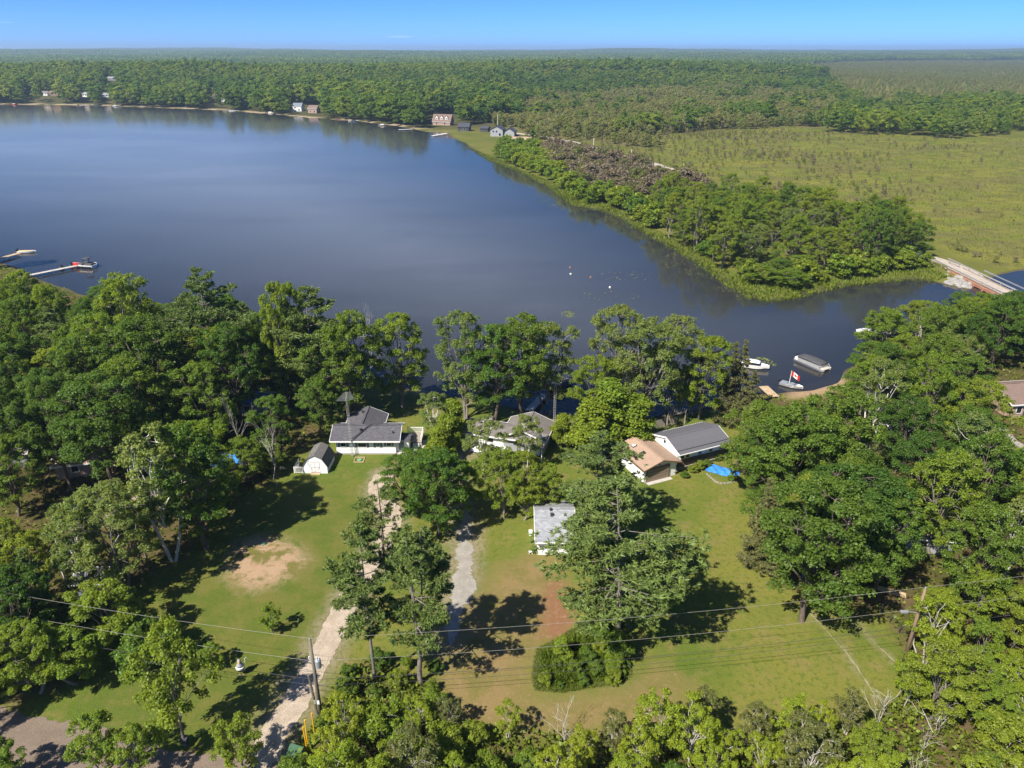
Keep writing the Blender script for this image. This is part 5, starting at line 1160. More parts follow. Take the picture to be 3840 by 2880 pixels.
gable_body(fh, 4.7, 12.5, 1.5, 10, 3.2, 2.4, 'siding_grey', 'y', -0.6, 'garage_wing'); gable_roof(fh, 4.52, 13, 1.0, 10.5, 3.18, 5.8, 'roof_metal_dark', 'y', fascia='siding_dark', name='garage_roof')
x, y = at(1950, 543); fh = small_house('pink_bungalow', 'low cream bungalow with pinkish roof by the far road', 'house', x, y, R(-10), 13, 8, 2.7, 1.8, 'brick_tan', 'shingle_tan', wins=((-4, 1.5, 1.2, 1.2), (-1, 1.5, 1.2, 1.2)))
gable_body(fh, 2.5, 6.4, -2.4, -0.1, 2.7, 1.0, 'white_siding', 'y', -0.6, 'front_wing'); gable_roof(fh, 2.0, 6.9, -2.9, 2.0, 2.68, 3.9, 'shingle_tan', 'y', name='wing_roof')
x, y = at(1115, 418); small_house('blue_roof_house', 'pale house with blue roof half hidden by trees on the far shore', 'house', x, y, R(-10), 9, 8, 4.6, 3.0, 'white_siding', 'shutter_blue', wins=((-2, 3.4, 1.3, 1.3), (2, 1.4, 1.5, 1.5)))
x, y = at(1172, 425); small_house('tan_lake_house', 'tan house with pale brown roof next to the blue-roofed far house', 'house', x, y, R(-12), 9, 8, 4.0, 3.0, 'brick_tan', 'shingle_brown', wins=((-2, 1.4, 1.3, 1.3), (2, 1.4, 1.5, 1.5)))
for u, v, w, wall, rm, lab in ((122, 376, 9, 'brick_tan', 'shingle_brown', 'tan cottage at the far shore, leftmost'), (172, 378, 8, 'white_siding', 'shingle_grey', 'white cottage with grey roof on the far shore, second from left'), (208, 378, 8, 'brick_tan', 'shingle_tan', 'orange-tan cottage on the far shore, third from left'),
        (322, 380, 6, 'white_siding', 'shingle_light', 'small white boathouse on the far shore'), (398, 381, 8, 'white_siding', 'shingle_light', 'white cottage in a clearing on the far shore'), (430, 350, 10, 'siding_grey', 'shingle_light', 'grey cottage up the bank above the far-shore clearing'),
        (800, 383, 8, 'brick_tan', 'shingle_brown', 'brown cottage half hidden by far-shore trees'), (842, 390, 6, 'white_siding', 'shingle_light', 'white-gabled cottage on the far shore, right of the brown one'), (925, 398, 7, 'siding_grey', 'shingle_grey', 'grey cottage on the far shore left of the blue-roofed house')):
    x, y = at(u, v); small_house('lake_cottage', lab, 'cottage', x, y, R(r_(int(u)).uniform(-15, 15)), w, 6, 2.8, 2.0, wall, rm, wins=((-w / 4, 1.5, 1.2, 1.2), (w / 4, 1.5, 1.2, 1.2)), group='cottages on the far shore')

# ================================================================== BOATS AND DOCKS (water lies at z = -0.5)
WZ = -0.5
def hull(L, W, H, n=9, flat=0.35, t0=0.0, k=1.0):
    """closed hull: square stern at -L/2, pointed bow at +L/2"""
    secs = []
    for i in range(n):
        t = t0 + (1 - t0) * i / (n - 1); w = k * W / 2 * (1 - max(0, (t - 0.45) / 0.55) ** 2.0) * (0.92 + 0.08 * min(1, t * 4)); w = max(w, 0.03); sh = H * (1 + 0.22 * t * t); kl = 0.30 * H * max(0, (t - 0.55) / 0.45) ** 2 * 2
        x = -L / 2 + L * t + 0.0; secs.append([(x, -w, sh), (x, -w * 0.88, 0.28 * H + kl), (x, -w * flat, -0.12 + kl), (x, w * flat, -0.12 + kl), (x, w * 0.88, 0.28 * H + kl), (x, w, sh), (x, w * 0.8, sh * 0.94), (x, -w * 0.8, sh * 0.94)])
    m = MB(); m.loft(secs); return m
def outboard(o, x, z=0.35):
    b = MB(); b.loft([[(x - 0.5, -0.17, z + .3), (x - .1, -0.17, z + .3), (x - .1, .17, z + .3), (x - .5, .17, z + .3)], [(x - .46, -.15, z + .7), (x - .1, -.15, z + .7), (x - .1, .15, z + .7), (x - .46, .15, z + .7)], [(x - .4, -.1, z + .82), (x - .15, -.1, z + .82), (x - .15, .1, z + .82), (x - .4, .1, z + .82)]]); b.box(x - .35, x - .2, -.06, .06, z - .7, z + .3)
    return b.build('outboard_motor', 'black_plastic', o)
# pontoon boat with dark cover
a, c = P(2995, 1350, WZ), P(3098, 1392, WZ); an = math.atan2(c.y - a.y, c.x - a.x); mid = (a + c) / 2
pb = thing('pontoon_boat', 'pontoon boat with long dark grey cover moored by the sandy beach', 'boat', (mid.x, mid.y, WZ), an); L = (c - a).length + 0.6
for s in (-1, 1):
    b = MB(); b.tube([(-L / 2, s * 0.9, 0.12), (L / 2 - 0.8, s * 0.9, 0.12), (L / 2 - 0.2, s * 0.9, 0.2), (L / 2, s * 0.9, 0.32)], [0.32, 0.32, 0.22, 0.05], 12); b.build('pontoon', 'metal_grey', pb, smooth=True)
b = MB(); b.box(-L / 2 + 0.1, L / 2 - 0.1, -1.25, 1.25, 0.42, 0.52); b.build('deck', 'dock_grey', pb)
b = MB(); x0, x1 = -L / 2 + 0.9, L / 2 - 1.0
for s in (-1, 1): b.box(x0, x1, s * 1.2 - 0.03, s * 1.2 + 0.03, 0.55, 1.12)
b.box(x1 - 0.06, x1, -1.17, 1.17, 0.55, 1.12); b.build('side_panel', 'siding_grey', pb)
b = MB(); b.loft([[(x, -1.3, 1.14), (x, -1.15, 1.32 + k), (x, -0.5, 1.5 + k), (x, 0.5, 1.5 + k), (x, 1.15, 1.32 + k), (x, 1.3, 1.14)] for x, k in ((x0 - 0.1, -0.05), (x0 + 0.7, 0.12), (0, 0.2), (x1 - 0.8, 0.08), (x1 + 0.05, -0.12))]); b.build('cover', 'canvas_grey', pb, smooth=True)
b = MB(); b.box(-L / 2 + 0.15, -L / 2 + 0.8, -1.1, 1.1, 0.53, 0.95); b.build('stern_seat', 'gelcoat_white', pb); outboard(pb, -L / 2 + 0.05)
for s in (-1, 1): b = MB(); b.tube([(L / 2 - 0.95, s * 1.15, 0.52), (L / 2 - 0.95, s * 1.15, 1.15), (L / 2 - 0.3, s * 1.15, 0.55)], 0.025, 5); b.build('bow_rail', 'galvanised', pb)
# cabin boat by the spruces
q = P(2835, 1380, WZ); cb_ = thing('cabin_boat', 'white cabin boat with tan canopy moored behind the spruces', 'boat', (q.x - 0.4, q.y, WZ), R(-25))
hull(5.6, 2.2, 0.85).build('hull', 'gelcoat_white', cb_, smooth=False)
b = MB(); b.loft([[(-1.6, -0.8, 0.8), (-1.6, 0.8, 0.8), (1.3, 0.75, 0.85), (1.3, -0.75, 0.85)], [(-1.4, -0.7, 1.35), (-1.4, 0.7, 1.35), (0.8, 0.6, 1.35), (0.8, -0.6, 1.35)]]); b.build('cabin', 'window_glass', cb_)
b = MB(); b.loft([[(-1.7, -0.85, 1.36), (-1.7, 0.85, 1.36), (1.0, 0.7, 1.36), (1.0, -0.7, 1.36)], [(-1.5, -0.6, 1.62), (-1.5, 0.6, 1.62), (0.6, 0.5, 1.58), (0.6, -0.5, 1.58)]]); b.build('canopy', 'gelcoat_white', cb_)
outboard(cb_, -2.75, 0.4)
# fishing boat with flag
q = P(2968, 1452, WZ); fb_ = thing('fishing_boat', 'small silver fishing boat at the sandy beach flying a red and white flag', 'boat', (q.x, q.y, WZ), R(-40)); hull(4.2, 1.6, 0.6).build('hull', 'galvanised', fb_)
for x in (-0.9, 0.3): b = MB(); b.box(x, x + 0.3, -0.6, 0.6, 0.58, 0.7); b.build('bench', 'metal_grey', fb_)
b = MB(); b.loft([[(1.0, -0.5, 0.66), (1.0, 0.5, 0.66), (2.0, 0.08, 0.74), (2.0, -0.08, 0.74)], [(1.05, -0.42, 0.80), (1.05, 0.42, 0.80), (1.9, 0.05, 0.80), (1.9, -0.05, 0.80)]]); b.build('foredeck', 'gelcoat_white', fb_); outboard(fb_, -2.05, 0.3)
fl = thing('flag', 'red and white maple leaf flag on a white pole beside the fishing boat', 'flag', (q.x - 0.45, q.y + 0.3, WZ + 0.6), R(-20))
b = MB(); b.tube([(0, 0, -0.4), (0.12, 0, 2.6)], 0.05, 6); b.build('pole', 'white_paint', fl)
def cloth(x0, x1, mat, nm):
    m = MB(); n = 5
    for i in range(n):
        ta, tb = x0 + (x1 - x0) * i / n, x0 + (x1 - x0) * (i + 1) / n
        f = lambda t, z: (0.14 + t * 1.5, 0.10 * math.sin(t * 7), 1.55 + z - 0.85 * t ** 1.3)
        m.quad(f(ta, 0), f(tb, 0), f(tb, 0.95), f(ta, 0.95))
    return m.build(nm, mat, fl)
cl0 = cloth(0, 0.27, 'flag_red', 'red_band'); cloth(0.27, 0.73, 'white_paint', 'white_field'); cloth(0.73, 1.0, 'flag_red', 'red_band')
LEAF = [(0, .5), (.09, .33), (.17, .37), (.13, .12), (.24, .23), (.27, .17), (.42, .19), (.37, .06), (.42, .02), (.2, -.17), (.22, -.24), (.03, -.21), (.03, -.42), (-.03, -.42), (-.03, -.21), (-.22, -.24), (-.2, -.17), (-.42, .02), (-.37, .06), (-.42, .19), (-.27, .17), (-.24, .23), (-.13, .12), (-.17, .37), (-.09, .33)]
for s in (-1, 1):
    m = MB(); pts = []
    for lx, lz in LEAF:
        t = 0.5 + lx * 0.42; pts.append((0.14 + t * 1.5, 0.10 * math.sin(t * 7) + s * 0.012, 1.55 + 0.475 + lz * 0.72 - 0.85 * t ** 1.3))
    m.quad(*(pts if s < 0 else pts[::-1])); m.build('leaf_emblem', 'flag_red', fl)
def dock(name, label, px, w, mat='dock_grey', z=0.15, w2=None):
    pts = [P(u, v, z) for u, v in px]; o = thing(name, label, 'dock', (pts[0].x, pts[0].y, 0)); o_ = pts[0].copy(); o_.z = 0
    for i in range(len(pts) - 1):
        a, c = pts[i] - o_, pts[i + 1] - o_; n = max(1, int((c - a).length / 3)); 
        for k in range(n):
            s, e = a.lerp(c, k / n), a.lerp(c, (k + 0.985) / n); b = MB(); b.bar(s, e, w, 0.12); b.build('deck_section', mat, o)
            d = (e - s).normalized(); nn = Vector((-d.y, d.x, 0)) * (w / 2 - 0.05)
            for sg in (-1, 1): b = MB(); t = s + nn * sg; b.tube([(t.x, t.y, -2.2), (t.x, t.y, z + 0.25)], 0.05, 6); b.build('post', 'galvanised', o)
    return o
dock('boat_dock', 'long grey dock with wakeboat and two jet skis, in the lake at left', [(70, 1040), (150, 1024), (280, 998), (362, 985)], 1.5)
dock('short_dock', 'pale dock entering at the left edge with a yellow watercraft at its end', [(-260, 1010), (-60, 985), (76, 948)], 1.6, 'wood_new')
dock('beach_dock', 'tan wooden dock half hidden by trees beside the sandy beach', [(2905, 1488), (2862, 1448)], 1.7, 'wood_new')
dock('house_dock', 'narrow dock seen through the trees behind the grey-roofed house', [(1985, 1540), (2040, 1478)], 1.4)
# wakeboat
q = P(316, 1003, WZ); wb = thing('wakeboat', 'red and white wakeboat with black canopy at the end of the long dock', 'boat', (q.x, q.y, WZ), R(168)); hull(7.0, 2.5, 1.0).build('hull', 'gelcoat_white', wb)
b = hull(7.1, 2.5, 1.03, t0=0.62, k=1.04); b.build('red_bow', 'gelcoat_red', wb)
b = MB(); b.box(-3.3, 1.0, -1.27, 1.27, 0.30, 0.62); b.build('black_band', 'black_plastic', wb)
b = MB(); b.loft([[(x, -1.1, 1.05), (x, -0.9, 1.3 + k), (x, 0.9, 1.3 + k), (x, 1.1, 1.05)] for x, k in ((-3.2, 0.0), (-1.5, 0.25), (0.3, 0.3), (1.4, 0.0))]); b.build('cover', 'canvas_grey', wb)
b = MB(); b.tube([(-0.6, -1.2, 0.95), (-1.3, -1.1, 2.5), (-1.4, -0.7, 2.75), (-1.4, 0.7, 2.75), (-1.3, 1.1, 2.5), (-0.6, 1.2, 0.95)], 0.09, 6); b.build('tower', 'black_plastic', wb)
b = MB(); b.loft([[(-2.4, -1.0, 2.78), (-2.4, 1.0, 2.78), (-0.6, 1.0, 2.78), (-0.6, -1.0, 2.78)], [(-2.3, -0.9, 2.92), (-2.3, 0.9, 2.92), (-0.7, 0.9, 2.92), (-0.7, -0.9, 2.92)]]); b.build('bimini', 'canvas_grey', wb)
def jetski(name, label, u, v, rz, mat):
    q = P(u, v, WZ); o = thing(name, label, 'jet ski', (q.x, q.y, WZ), rz); hull(3.2, 1.15, 0.5).build('hull', mat, o)
    b = MB(); b.loft([[(-1.3, -.22, .5), (-1.3, .22, .5), (.3, .2, .5), (.3, -.2, .5)], [(-1.25, -.18, .85), (-1.25, .18, .85), (.1, .14, .8), (.1, -.14, .8)]]); b.build('seat', 'black_plastic', o)
    b = MB(); b.bar((.35, 0, .5), (.15, 0, 1.05), .16); b.bar((.15, -.4, 1.05), (.15, .4, 1.05), .07); b.build('handlebar', 'black_plastic', o); return o
jetski('jet_ski', 'dark jet ski beside the long dock, the one nearer the shore', 231, 1008, R(-65), 'canvas_grey'); jetski('jet_ski', 'dark jet ski beside the long dock, next to the wakeboat', 268, 999, R(-65), 'canvas_grey')
jetski('jet_ski', 'dark jet ski tied to the short pale dock', 68, 945, R(100), 'canvas_grey'); q = P(102, 948, WZ); sp = thing('speedboat', 'low cream and yellow speedboat at the end of the short pale dock', 'boat', (q.x, q.y, WZ), R(8)); hull(5.4, 1.7, 0.55).build('hull', 'gelcoat_white', sp)
b = MB(); b.loft([[(-2.2, -.6, .58), (-2.2, .6, .58), (2.0, .15, .72), (2.0, -.15, .72)], [(-2.1, -.5, .7), (-2.1, .5, .7), (1.8, .1, .78), (1.8, -.1, .78)]]); b.build('deck', 'gelcoat_yellow', sp)
# covered boat behind the grey-roofed house
q = P(2112, 1455, WZ); mb_ = thing('moored_boat', 'dark-hulled boat with grey cover and white arch behind the grey-roofed house', 'boat', (q.x, q.y, WZ), R(55)); hull(6.4, 2.4, 0.95).build('hull', 'black_plastic', mb_)
b = MB(); b.loft([[(x, -1.1, 1.0), (x, -0.8, 1.3 + k), (x, 0.8, 1.3 + k), (x, 1.1, 1.0)] for x, k in ((-2.9, 0.0), (-1.0, 0.3), (0.8, 0.25), (2.0, -0.1))]); b.build('cover', 'canvas_grey', mb_)
b = MB(); b.tube([(0.2, -1.15, 0.95), (-0.4, -1.05, 2.3), (-0.4, 1.05, 2.3), (0.2, 1.15, 0.95)], 0.08, 6); b.build('arch', 'gelcoat_white', mb_)
for u, v, rz, lab in ((3245, 1245, 20, 'white boat half hidden in the trees on the right shore'), (3315, 1252, -10, 'second white boat hidden in the trees on the right shore')):
    q = P(u, v, WZ); o = thing('rowing_boat', lab, 'boat', (q.x, q.y, WZ), R(rz)); hull(4.0, 1.6, 0.6).build('hull', 'gelcoat_white', o); b = MB(); b.box(-0.8, -0.5, -0.6, 0.6, 0.57, 0.68); b.build('bench', 'metal_grey', o)
# far docks and craft
for i, (u, v, L, lab, mat) in enumerate(((60, 392, 7, 'tiny red and white boat on the far shore, leftmost', 'gelcoat_red'), (300, 396, 5, 'yellow float on the water at the far shore', 'gelcoat_yellow'), (372, 396, 6, 'blue-covered boat at the far-shore clearing', 'shutter_blue'), (438, 398, 7, 'white boat at the far-shore clearing', 'gelcoat_white'),
        (540, 399, 8, 'white pontoon at the far shore below the sandy bank', 'gelcoat_white'), (620, 399, 8, 'white and blue boat on the far shore', 'gelcoat_white'), (700, 404, 6, 'red-orange boat on the far shore', 'orange_plastic'), (735, 405, 7, 'tan covered boat beside the red-orange one', 'dock_grey'), (875, 415, 7, 'white boat on the far shore under the brown cottage', 'gelcoat_white'),
        (1018, 423, 8, 'white boat moored left of the blue-roofed house', 'gelcoat_white'), (1275, 448, 7, 'brown raft on the far bay', 'wood_red'), (1330, 455, 9, 'white covered pontoon boat on the far bay', 'gelcoat_white'), (1437, 470, 7, 'pale raft at the bend of the far bay', 'dock_grey'))):
    q = P(u, v, WZ); o = thing('far_boat', lab, 'boat', (q.x, q.y - 3, WZ), R(r_(i + 40).uniform(-25, 25)), 'craft along the far shore'); hull(L, L * 0.3, 0.7).build('hull', mat, o); b = MB(); b.box(-L * .25, L * .15, -L * .1, L * .1, .7, 1.3); b.build('cover', 'canvas_grey' if i % 3 else 'gelcoat_white', o)
for px, lab in (([(1545, 484), (1495, 486)], 'long white dock below the tan dormer house on the far bay'), ([(1675, 500), (1622, 509)], 'white dock below the black cottage on the far bay'), ([(350, 393), (300, 396)], 'pale dock by the far-shore clearing'), ([(900, 414), (862, 418)], 'pale dock on the far shore under the brown cottage')):
    dock('far_dock', lab, px, 2.2, 'white_paint', 0.1)
for u, v, mat, lab in ((2138, 1003, 'wood_red', 'rusty red buoy, farthest of those on the lake'), (2140, 1028, 'gelcoat_white', 'white buoy near the farthest red one'), (2215, 1040, 'wood_red', 'rusty red buoy in the middle of the lake group'), (2287, 1078, 'gelcoat_white', 'white buoy nearest the lily pads')):
    q = P(u, v, WZ); o = thing('buoy', lab, 'buoy', (q.x, q.y, WZ)); b = MB(); b.loft([[(r0 * math.cos(a), r0 * math.sin(a), z) for a in np.arange(10) * 6.283 / 10] for r0, z in ((0.1, -0.3), (0.26, -0.1), (0.28, 0.1), (0.2, 0.24), (0.06, 0.32))]); b.build('float', mat, o); b = MB(); b.tube([(0, 0, .32), (0, 0, .45)], .04, 6); b.build('ring', 'metal_dark', o)
def pads(name, label, blobs, seed):
    r = r_(seed); V, Q, n0 = [], [], 0
    for u, v, rx, ry, n in blobs:
        c = P(u, v, WZ)
        for k in range(n):
            a = r.random() * 6.283; q = math.sqrt(r.random()); x, y = c.x + rx * q * math.cos(a), c.y + ry * q * math.sin(a)
            if sdist(np.array([x]), np.array([y]), LAKE)[0] < 0.3: continue
            s = r.uniform(0.14, 0.32); an = r.random() * 6.283 + np.arange(4) * math.pi / 2; V.append(np.stack([x + s * np.cos(an), y + s * np.sin(an), np.full(4, WZ + 0.012 + 0.02 * r.random())], 1)); Q.append(np.arange(4) + n0); n0 += 4
    tag(link(name, np_mesh(name, np.concatenate(V), np.array(Q), 'leaf_pad', clump=np.repeat(r.random(len(Q)), 4))), label, 'lily pads', kind='stuff')
pads('lily_pads', 'floating lily pads and weed on the lake', [(2660, 990, 14, 16, 260), (2600, 960, 6, 8, 80), (2350, 1035, 9, 5, 30), (2290, 1110, 8, 4, 16), (2130, 1178, 1.6, 2.2, 60), (2862, 1360, 2.4, 2.6, 90), (2160, 770, 10, 12, 200), (2060, 740, 6, 20, 160), (2330, 830, 8, 10, 120), (1960, 660, 8, 14, 160), (2780, 1080, 6, 10, 160), (1850, 610, 8, 16, 120)], 77)

# ================================================================== BRIDGE
ba, bc = P(3588, 1010, 0.6), P(3770, 1098, 0.6); an = math.atan2(bc.y - ba.y, bc.x - ba.x); LB = (bc - ba).length
br = thing('bridge', 'narrow timber and steel road bridge with guard rails at the lake outlet', 'bridge', (ba.x, ba.y, 0), an)
b = MB(); b.box(-2, LB + 4, -2.3, 2.3, 0.35, 0.6); b.build('deck', 'road_pale', br)
for s in (-1, 1):
    y = s * 2.25; b = MB(); b.bar((-1, y, 0.72), (LB + 3, y, 0.72), 0.25, 0.22); b.build('kerb_beam', 'wood_grey' if s > 0 else 'wood_red', br)
    b = MB(); b.bar((-9, y + 0.2 * s, 1.35), (LB + 9, y + 0.2 * s, 1.35), 0.1, 0.34); g = b.build('guard_rail', 'galvanised', br)
    for k in range(9): x = -8 + k * (LB + 16) / 8; b = MB(); b.box(x - 0.08, x + 0.08, y + 0.26 * s - 0.08, y + 0.26 * s + 0.08, -0.4, 1.5); b.build('post', 'wood_grey', g)
    for k in range(6): x = 1 + k * (LB - 2) / 5; b = MB(); b.bar((x, y + s * 0.1, 0.3), (x, y + s * 1.0, -1.5), 0.3); b.build('brace', 'wood_red', br)
    b = MB(); b.box(0, LB, y - 0.12 + s * 0.15, y + 0.12 + s * 0.15, -0.3, 0.34); b.build('girder', 'wood_red' if s < 0 else 'rust', br)
b = MB(); b.bar((4, 5.0, 1.4), (LB + 4, 5.0, 1.4), 0.12, 0.3); o2 = b.build('outer_rail', 'galvanised', br)
for x in (0.5, LB): b = MB(); b.box(x - .5, x + .5, -2.6, 2.6, -2, 0.34); b.build('abutment', 'concrete', br)
rr = r_(61); ds = lambda p: (P(*p).xy - ba.xy).length
SP_ = sorted([(rr.uniform(3550, 3590), rr.uniform(1030, 1062)) for _ in range(11)], key=ds) + sorted([(rr.uniform(3590, 3650), rr.uniform(1035, 1075)) for _ in range(15)], key=ds)
for k in range(26):
    u, v = SP_[k]; q = P(u, v); s = rr.uniform(0.5, 1.5)
    b = MB(); n = 7; b.loft([[(s * q2 * (0.8 + .35 * rr.random()) * math.cos(a), s * q2 * (0.8 + .35 * rr.random()) * math.sin(a), s * z) for a in np.arange(n) * 6.283 / n] for q2, z in ((0.8, -0.4), (1.0, 0.1), (0.7, 0.5), (0.25, 0.66))]); o = b.build('boulder', 'rock', None, (q.x, q.y, max(gzat(q.x, q.y), -0.5)), rr.random() * 6); tag(o, f'pale boulder beside the bridge, {ORD[k - 11]} in line to its deck end' if k >= 11 else f'pale boulder on the grass bank, {ORD[k]} to the bridge end', 'boulder', 'boulders by the bridge')

# ================================================================== POLES, WIRES, STREET FURNITURE
def pole(label, x, y, h, mat, lean=(0, 0), kit=None):
    o = thing('utility_pole', label, 'utility pole', (x, y, 0)); o.rotation_euler = (lean[0], lean[1], 0)
    b = MB(); b.tube([(0, 0, -0.4), (0, 0, h * .5), (0, 0, h)], [0.19, 0.16, 0.125], 10); b.build('shaft', mat, o, smooth=True)
    b = MB(); b.tube([(0, 0, h), (0, 0, h + 0.12), (0, 0, h + .22)], [.05, .08, .04], 8); b.build('insulator', 'galvanised', o)
    if kit == 'transformer':
        b = MB(); b.tube([(0.46, -0.1, h - 3.0), (0.46, -0.1, h - 2.2), (0.46, -0.1, h - 2.08)], [.27, .27, .2], 14); t = b.build('transformer', 'galvanised', o, smooth=False)
        b = MB(); b.tube([(0.38, -0.1, h - 2.08), (0.38, -0.1, h - 1.82)], .05, 6); b.tube([(0.56, -0.1, h - 2.08), (0.56, -0.1, h - 1.9)], .04, 6); b.build('bushing', 'white_paint', t)
        b = MB(); b.bar((0.0, 0, h - 2.3), (0.3, -0.08, h - 2.3), .07); b.bar((0.0, 0, h - 2.85), (0.3, -0.08, h - 2.85), .07); b.build('bracket', 'metal_dark', o)
        b = MB(); b.bar((-0.45, 0, h - 2.6), (0.9, 0, h - 2.9), .06); b.build('crossarm', 'metal_dark', o); b = MB(); b.tube([(-0.3, 0, h - 2.2), (-0.3, 0, h - 1.9)], .05, 6); b.build('fuse', 'white_paint', o)
        b = MB(); b.box(-0.1, 0.1, -0.24, -0.18, 1.9, 2.3); b.build('plate', 'white_paint', o)
    if kit == 'lamp':
        b = MB(); b.tube([(0, 0, h - 2.9), (-1.3, -.2, h - 2.6)], .04, 6); b.build('lamp_arm', 'galvanised', o); b = MB(); b.box(-1.9, -1.2, -.38, -.08, h - 2.66, h - 2.5); b.build('lamp_head', 'galvanised', o)
    return o
PA = P(1205, 2690); PH = 9.3; PB = P(3470, 2208, 9.3)
P0 = P(104, 2232, 9.0); dr = (P0.xy - PA.xy).normalized(); P0x = PA.xy + dr * 52; P3x = Vector((92.0, 66.0))
pole('grey utility pole with transformer standing at the pink gravel drive', PA.x, PA.y, PH, 'pole_wood', kit='transformer'); pole('brown utility pole with small lamp at the right-hand thicket', PB.x, PB.y, PH, 'pole_brown', kit='lamp')
pole('utility pole hidden in the left wood carrying the wires', P0x.x, P0x.y, PH, 'pole_wood'); pole('utility pole beyond the right-hand thicket', P3x.x, P3x.y, PH, 'pole_brown')
o = thing('stub_pole', 'short dark service pole leaning beside the transformer pole', 'utility pole', (PA.x - 0.45, PA.y + 0.35, 0)); b = MB(); b.tube([(0, 0, -0.3), (-0.35, 0.25, 4.6)], [.13, .11], 8); b.build('shaft', 'pole_wood', o); b = MB(); b.box(-0.1, 0.08, -0.2, -0.1, 1.5, 1.9); b.build('meter_box', 'galvanised', o)
PL = [P0x, PA.xy, PB.xy, P3x]
for nm, z, sag, rad, lab in (('power_line', PH + .2, 0.7, .015, 'topmost power line strung across the lawns'), ('neutral_line', PH - 2.4, 0.8, .015, 'second overhead wire below the topmost power line'), ('phone_line', PH - 4.6, 0.9, .02, 'dark low telephone wire crossing the front lawns'), ('cable_line', PH - 5.3, 1.1, .016, 'lowest overhead cable crossing the front lawns')):
    o = thing(nm, lab, 'wire', (PA.x, PA.y, 0))
    for i in range(3):
        a, c = PL[i], PL[i + 1]; pts = [(a.x + (c.x - a.x) * t - PA.x, a.y + (c.y - a.y) * t - PA.y, z - 4 * sag * t * (1 - t)) for t in np.linspace(0, 1, 17)]; b = MB(); b.tube(pts, rad, 5, False); b.build('span', 'wire' if z > 6 else 'metal_dark', o)
o = thing('service_wire', 'thin wire from the transformer pole down to the stub pole', 'wire', (PA.x, PA.y, 0)); b = MB(); b.tube([(0, 0, 5.6), (-2.0, 1.2, 4.6), (-.8, .6, 4.6)], .018, 5, False); b.build('span', 'metal_dark', o)
for i, (u, v, h, dx, lab) in enumerate(((1181, 2767, 3.0, 0.05, 'tall yellow plastic marker post nearest the transformer pole'), (1156, 2812, 3.6, 0.12, 'tallest yellow marker post beside the green utility box'), (1152, 2814, 2.8, -0.05, 'second yellow marker post touching the tallest one'))):
    q = P(u, v); o = thing('marker_post', lab, 'marker post', (q.x, q.y, 0), group='yellow marker posts by the utility box'); b = MB(); b.tube([(0, 0, -.1), (dx, 0, h)], .055, 8); b.build('tube', 'yellow_plastic', o); b = MB(); b.tube([(dx, 0, h), (dx, 0, h + .05)], .065, 8); b.build('cap', 'yellow_plastic', o)
q = P(1105, 2850); o = thing('utility_box', 'dark green metal utility box at the mouth of the gravel drive', 'utility box', (q.x, q.y, 0), R(-18))
b = MB(); b.hexa([(-.62, -.6, 0), (.62, -.6, 0), (.62, .6, 0), (-.62, .6, 0)], [(-.6, -.58, .75), (.6, -.58, .75), (.6, .58, 1.05), (-.6, .58, 1.05)]); b.build('cabinet', 'green_box', o)
b = MB(); b.hexa([(-.66, -.64, .755), (.66, -.64, .755), (.66, .64, 1.055), (-.66, .64, 1.055)], [(-.66, -.64, .81), (.66, -.64, .81), (.66, .64, 1.11), (-.66, .64, 1.11)]); b.build('lid', 'green_box', o); b = MB(); b.box(-.7, .7, -.7, .7, -.1, .06); b.build('pad', 'concrete', o)
# bird ornament on the lawn
q = P(906, 2528); o = thing('bird_ornament', 'black and white bird-shaped lawn ornament on thin legs', 'lawn ornament', (q.x, q.y, 0), R(15))
def lathe(b, prof, n=12, off=(0, 0, 0)): b.loft([[(off[0] + r0 * math.cos(a), off[1] + r0 * math.sin(a), off[2] + z) for a in np.arange(n) * 6.283 / n] for r0, z in prof])
b = MB(); lathe(b, [(.08, .42), (.33, .58), (.42, .8)]); b.build('lower_body', 'black_plastic', o, smooth=True); b = MB(); lathe(b, [(.42, .802), (.44, 1.0), (.36, 1.12)]); b.build('belly', 'gelcoat_white', o, smooth=True)
b = MB(); lathe(b, [(.37, 1.122), (.30, 1.3), (.16, 1.5), (.2, 1.65), (.15, 1.85), (.04, 1.93)]); b.build('head', 'siding_grey', o, smooth=True)
for s in (-1, 1):
    b = MB(); b.tube([(s * .15, 0, 0), (s * .14, 0, .5)], .035, 6); b.build('leg', 'wood_new', o); b = MB(); b.hexa([(s * .15 - .07, -.22, 0.0), (s * .15 + .07, -.22, 0), (s * .15 + .05, .08, 0), (s * .15 - .05, .08, 0)], [(s * .15 - .05, -.18, .04), (s * .15 + .05, -.18, .04), (s * .15 + .03, .06, .05), (s * .15 - .03, .06, .05)]); b.build('foot', 'wood_new', o)
b = MB(); b.tube([(.3, .05, 1.15), (.55, .1, 1.5), (.5, .1, 1.75), (.68, .1, 1.95)], .035, 6); b.build('plume', 'gelcoat_white', o)
b = MB(); b.loft([[(-.05, -.18, 1.72), (.05, -.18, 1.72), (.05, -.18, 1.8), (-.05, -.18, 1.8)], [(-.01, -.42, 1.74), (.01, -.42, 1.74), (.01, -.42, 1.76), (-.01, -.42, 1.76)]]); b.build('beak', 'yellow_plastic', o)
q = P(703, 2780); o = thing('black_bin', 'small black box hung at the trunk of the airy young maple', 'box', (q.x, q.y - .4, 0)); b = MB(); b.hexa([(-.25, -.2, .35), (.25, -.2, .35), (.25, .2, .35), (-.25, .2, .35)], [(-.3, -.25, .9), (.3, -.25, .9), (.3, .25, 1.0), (-.3, .25, 1.0)]); b.build('body', 'metal_dark', o); b = MB(); b.bar((0, 0, 0), (0, 0, .35), .09); b.build('stand', 'concrete', o)
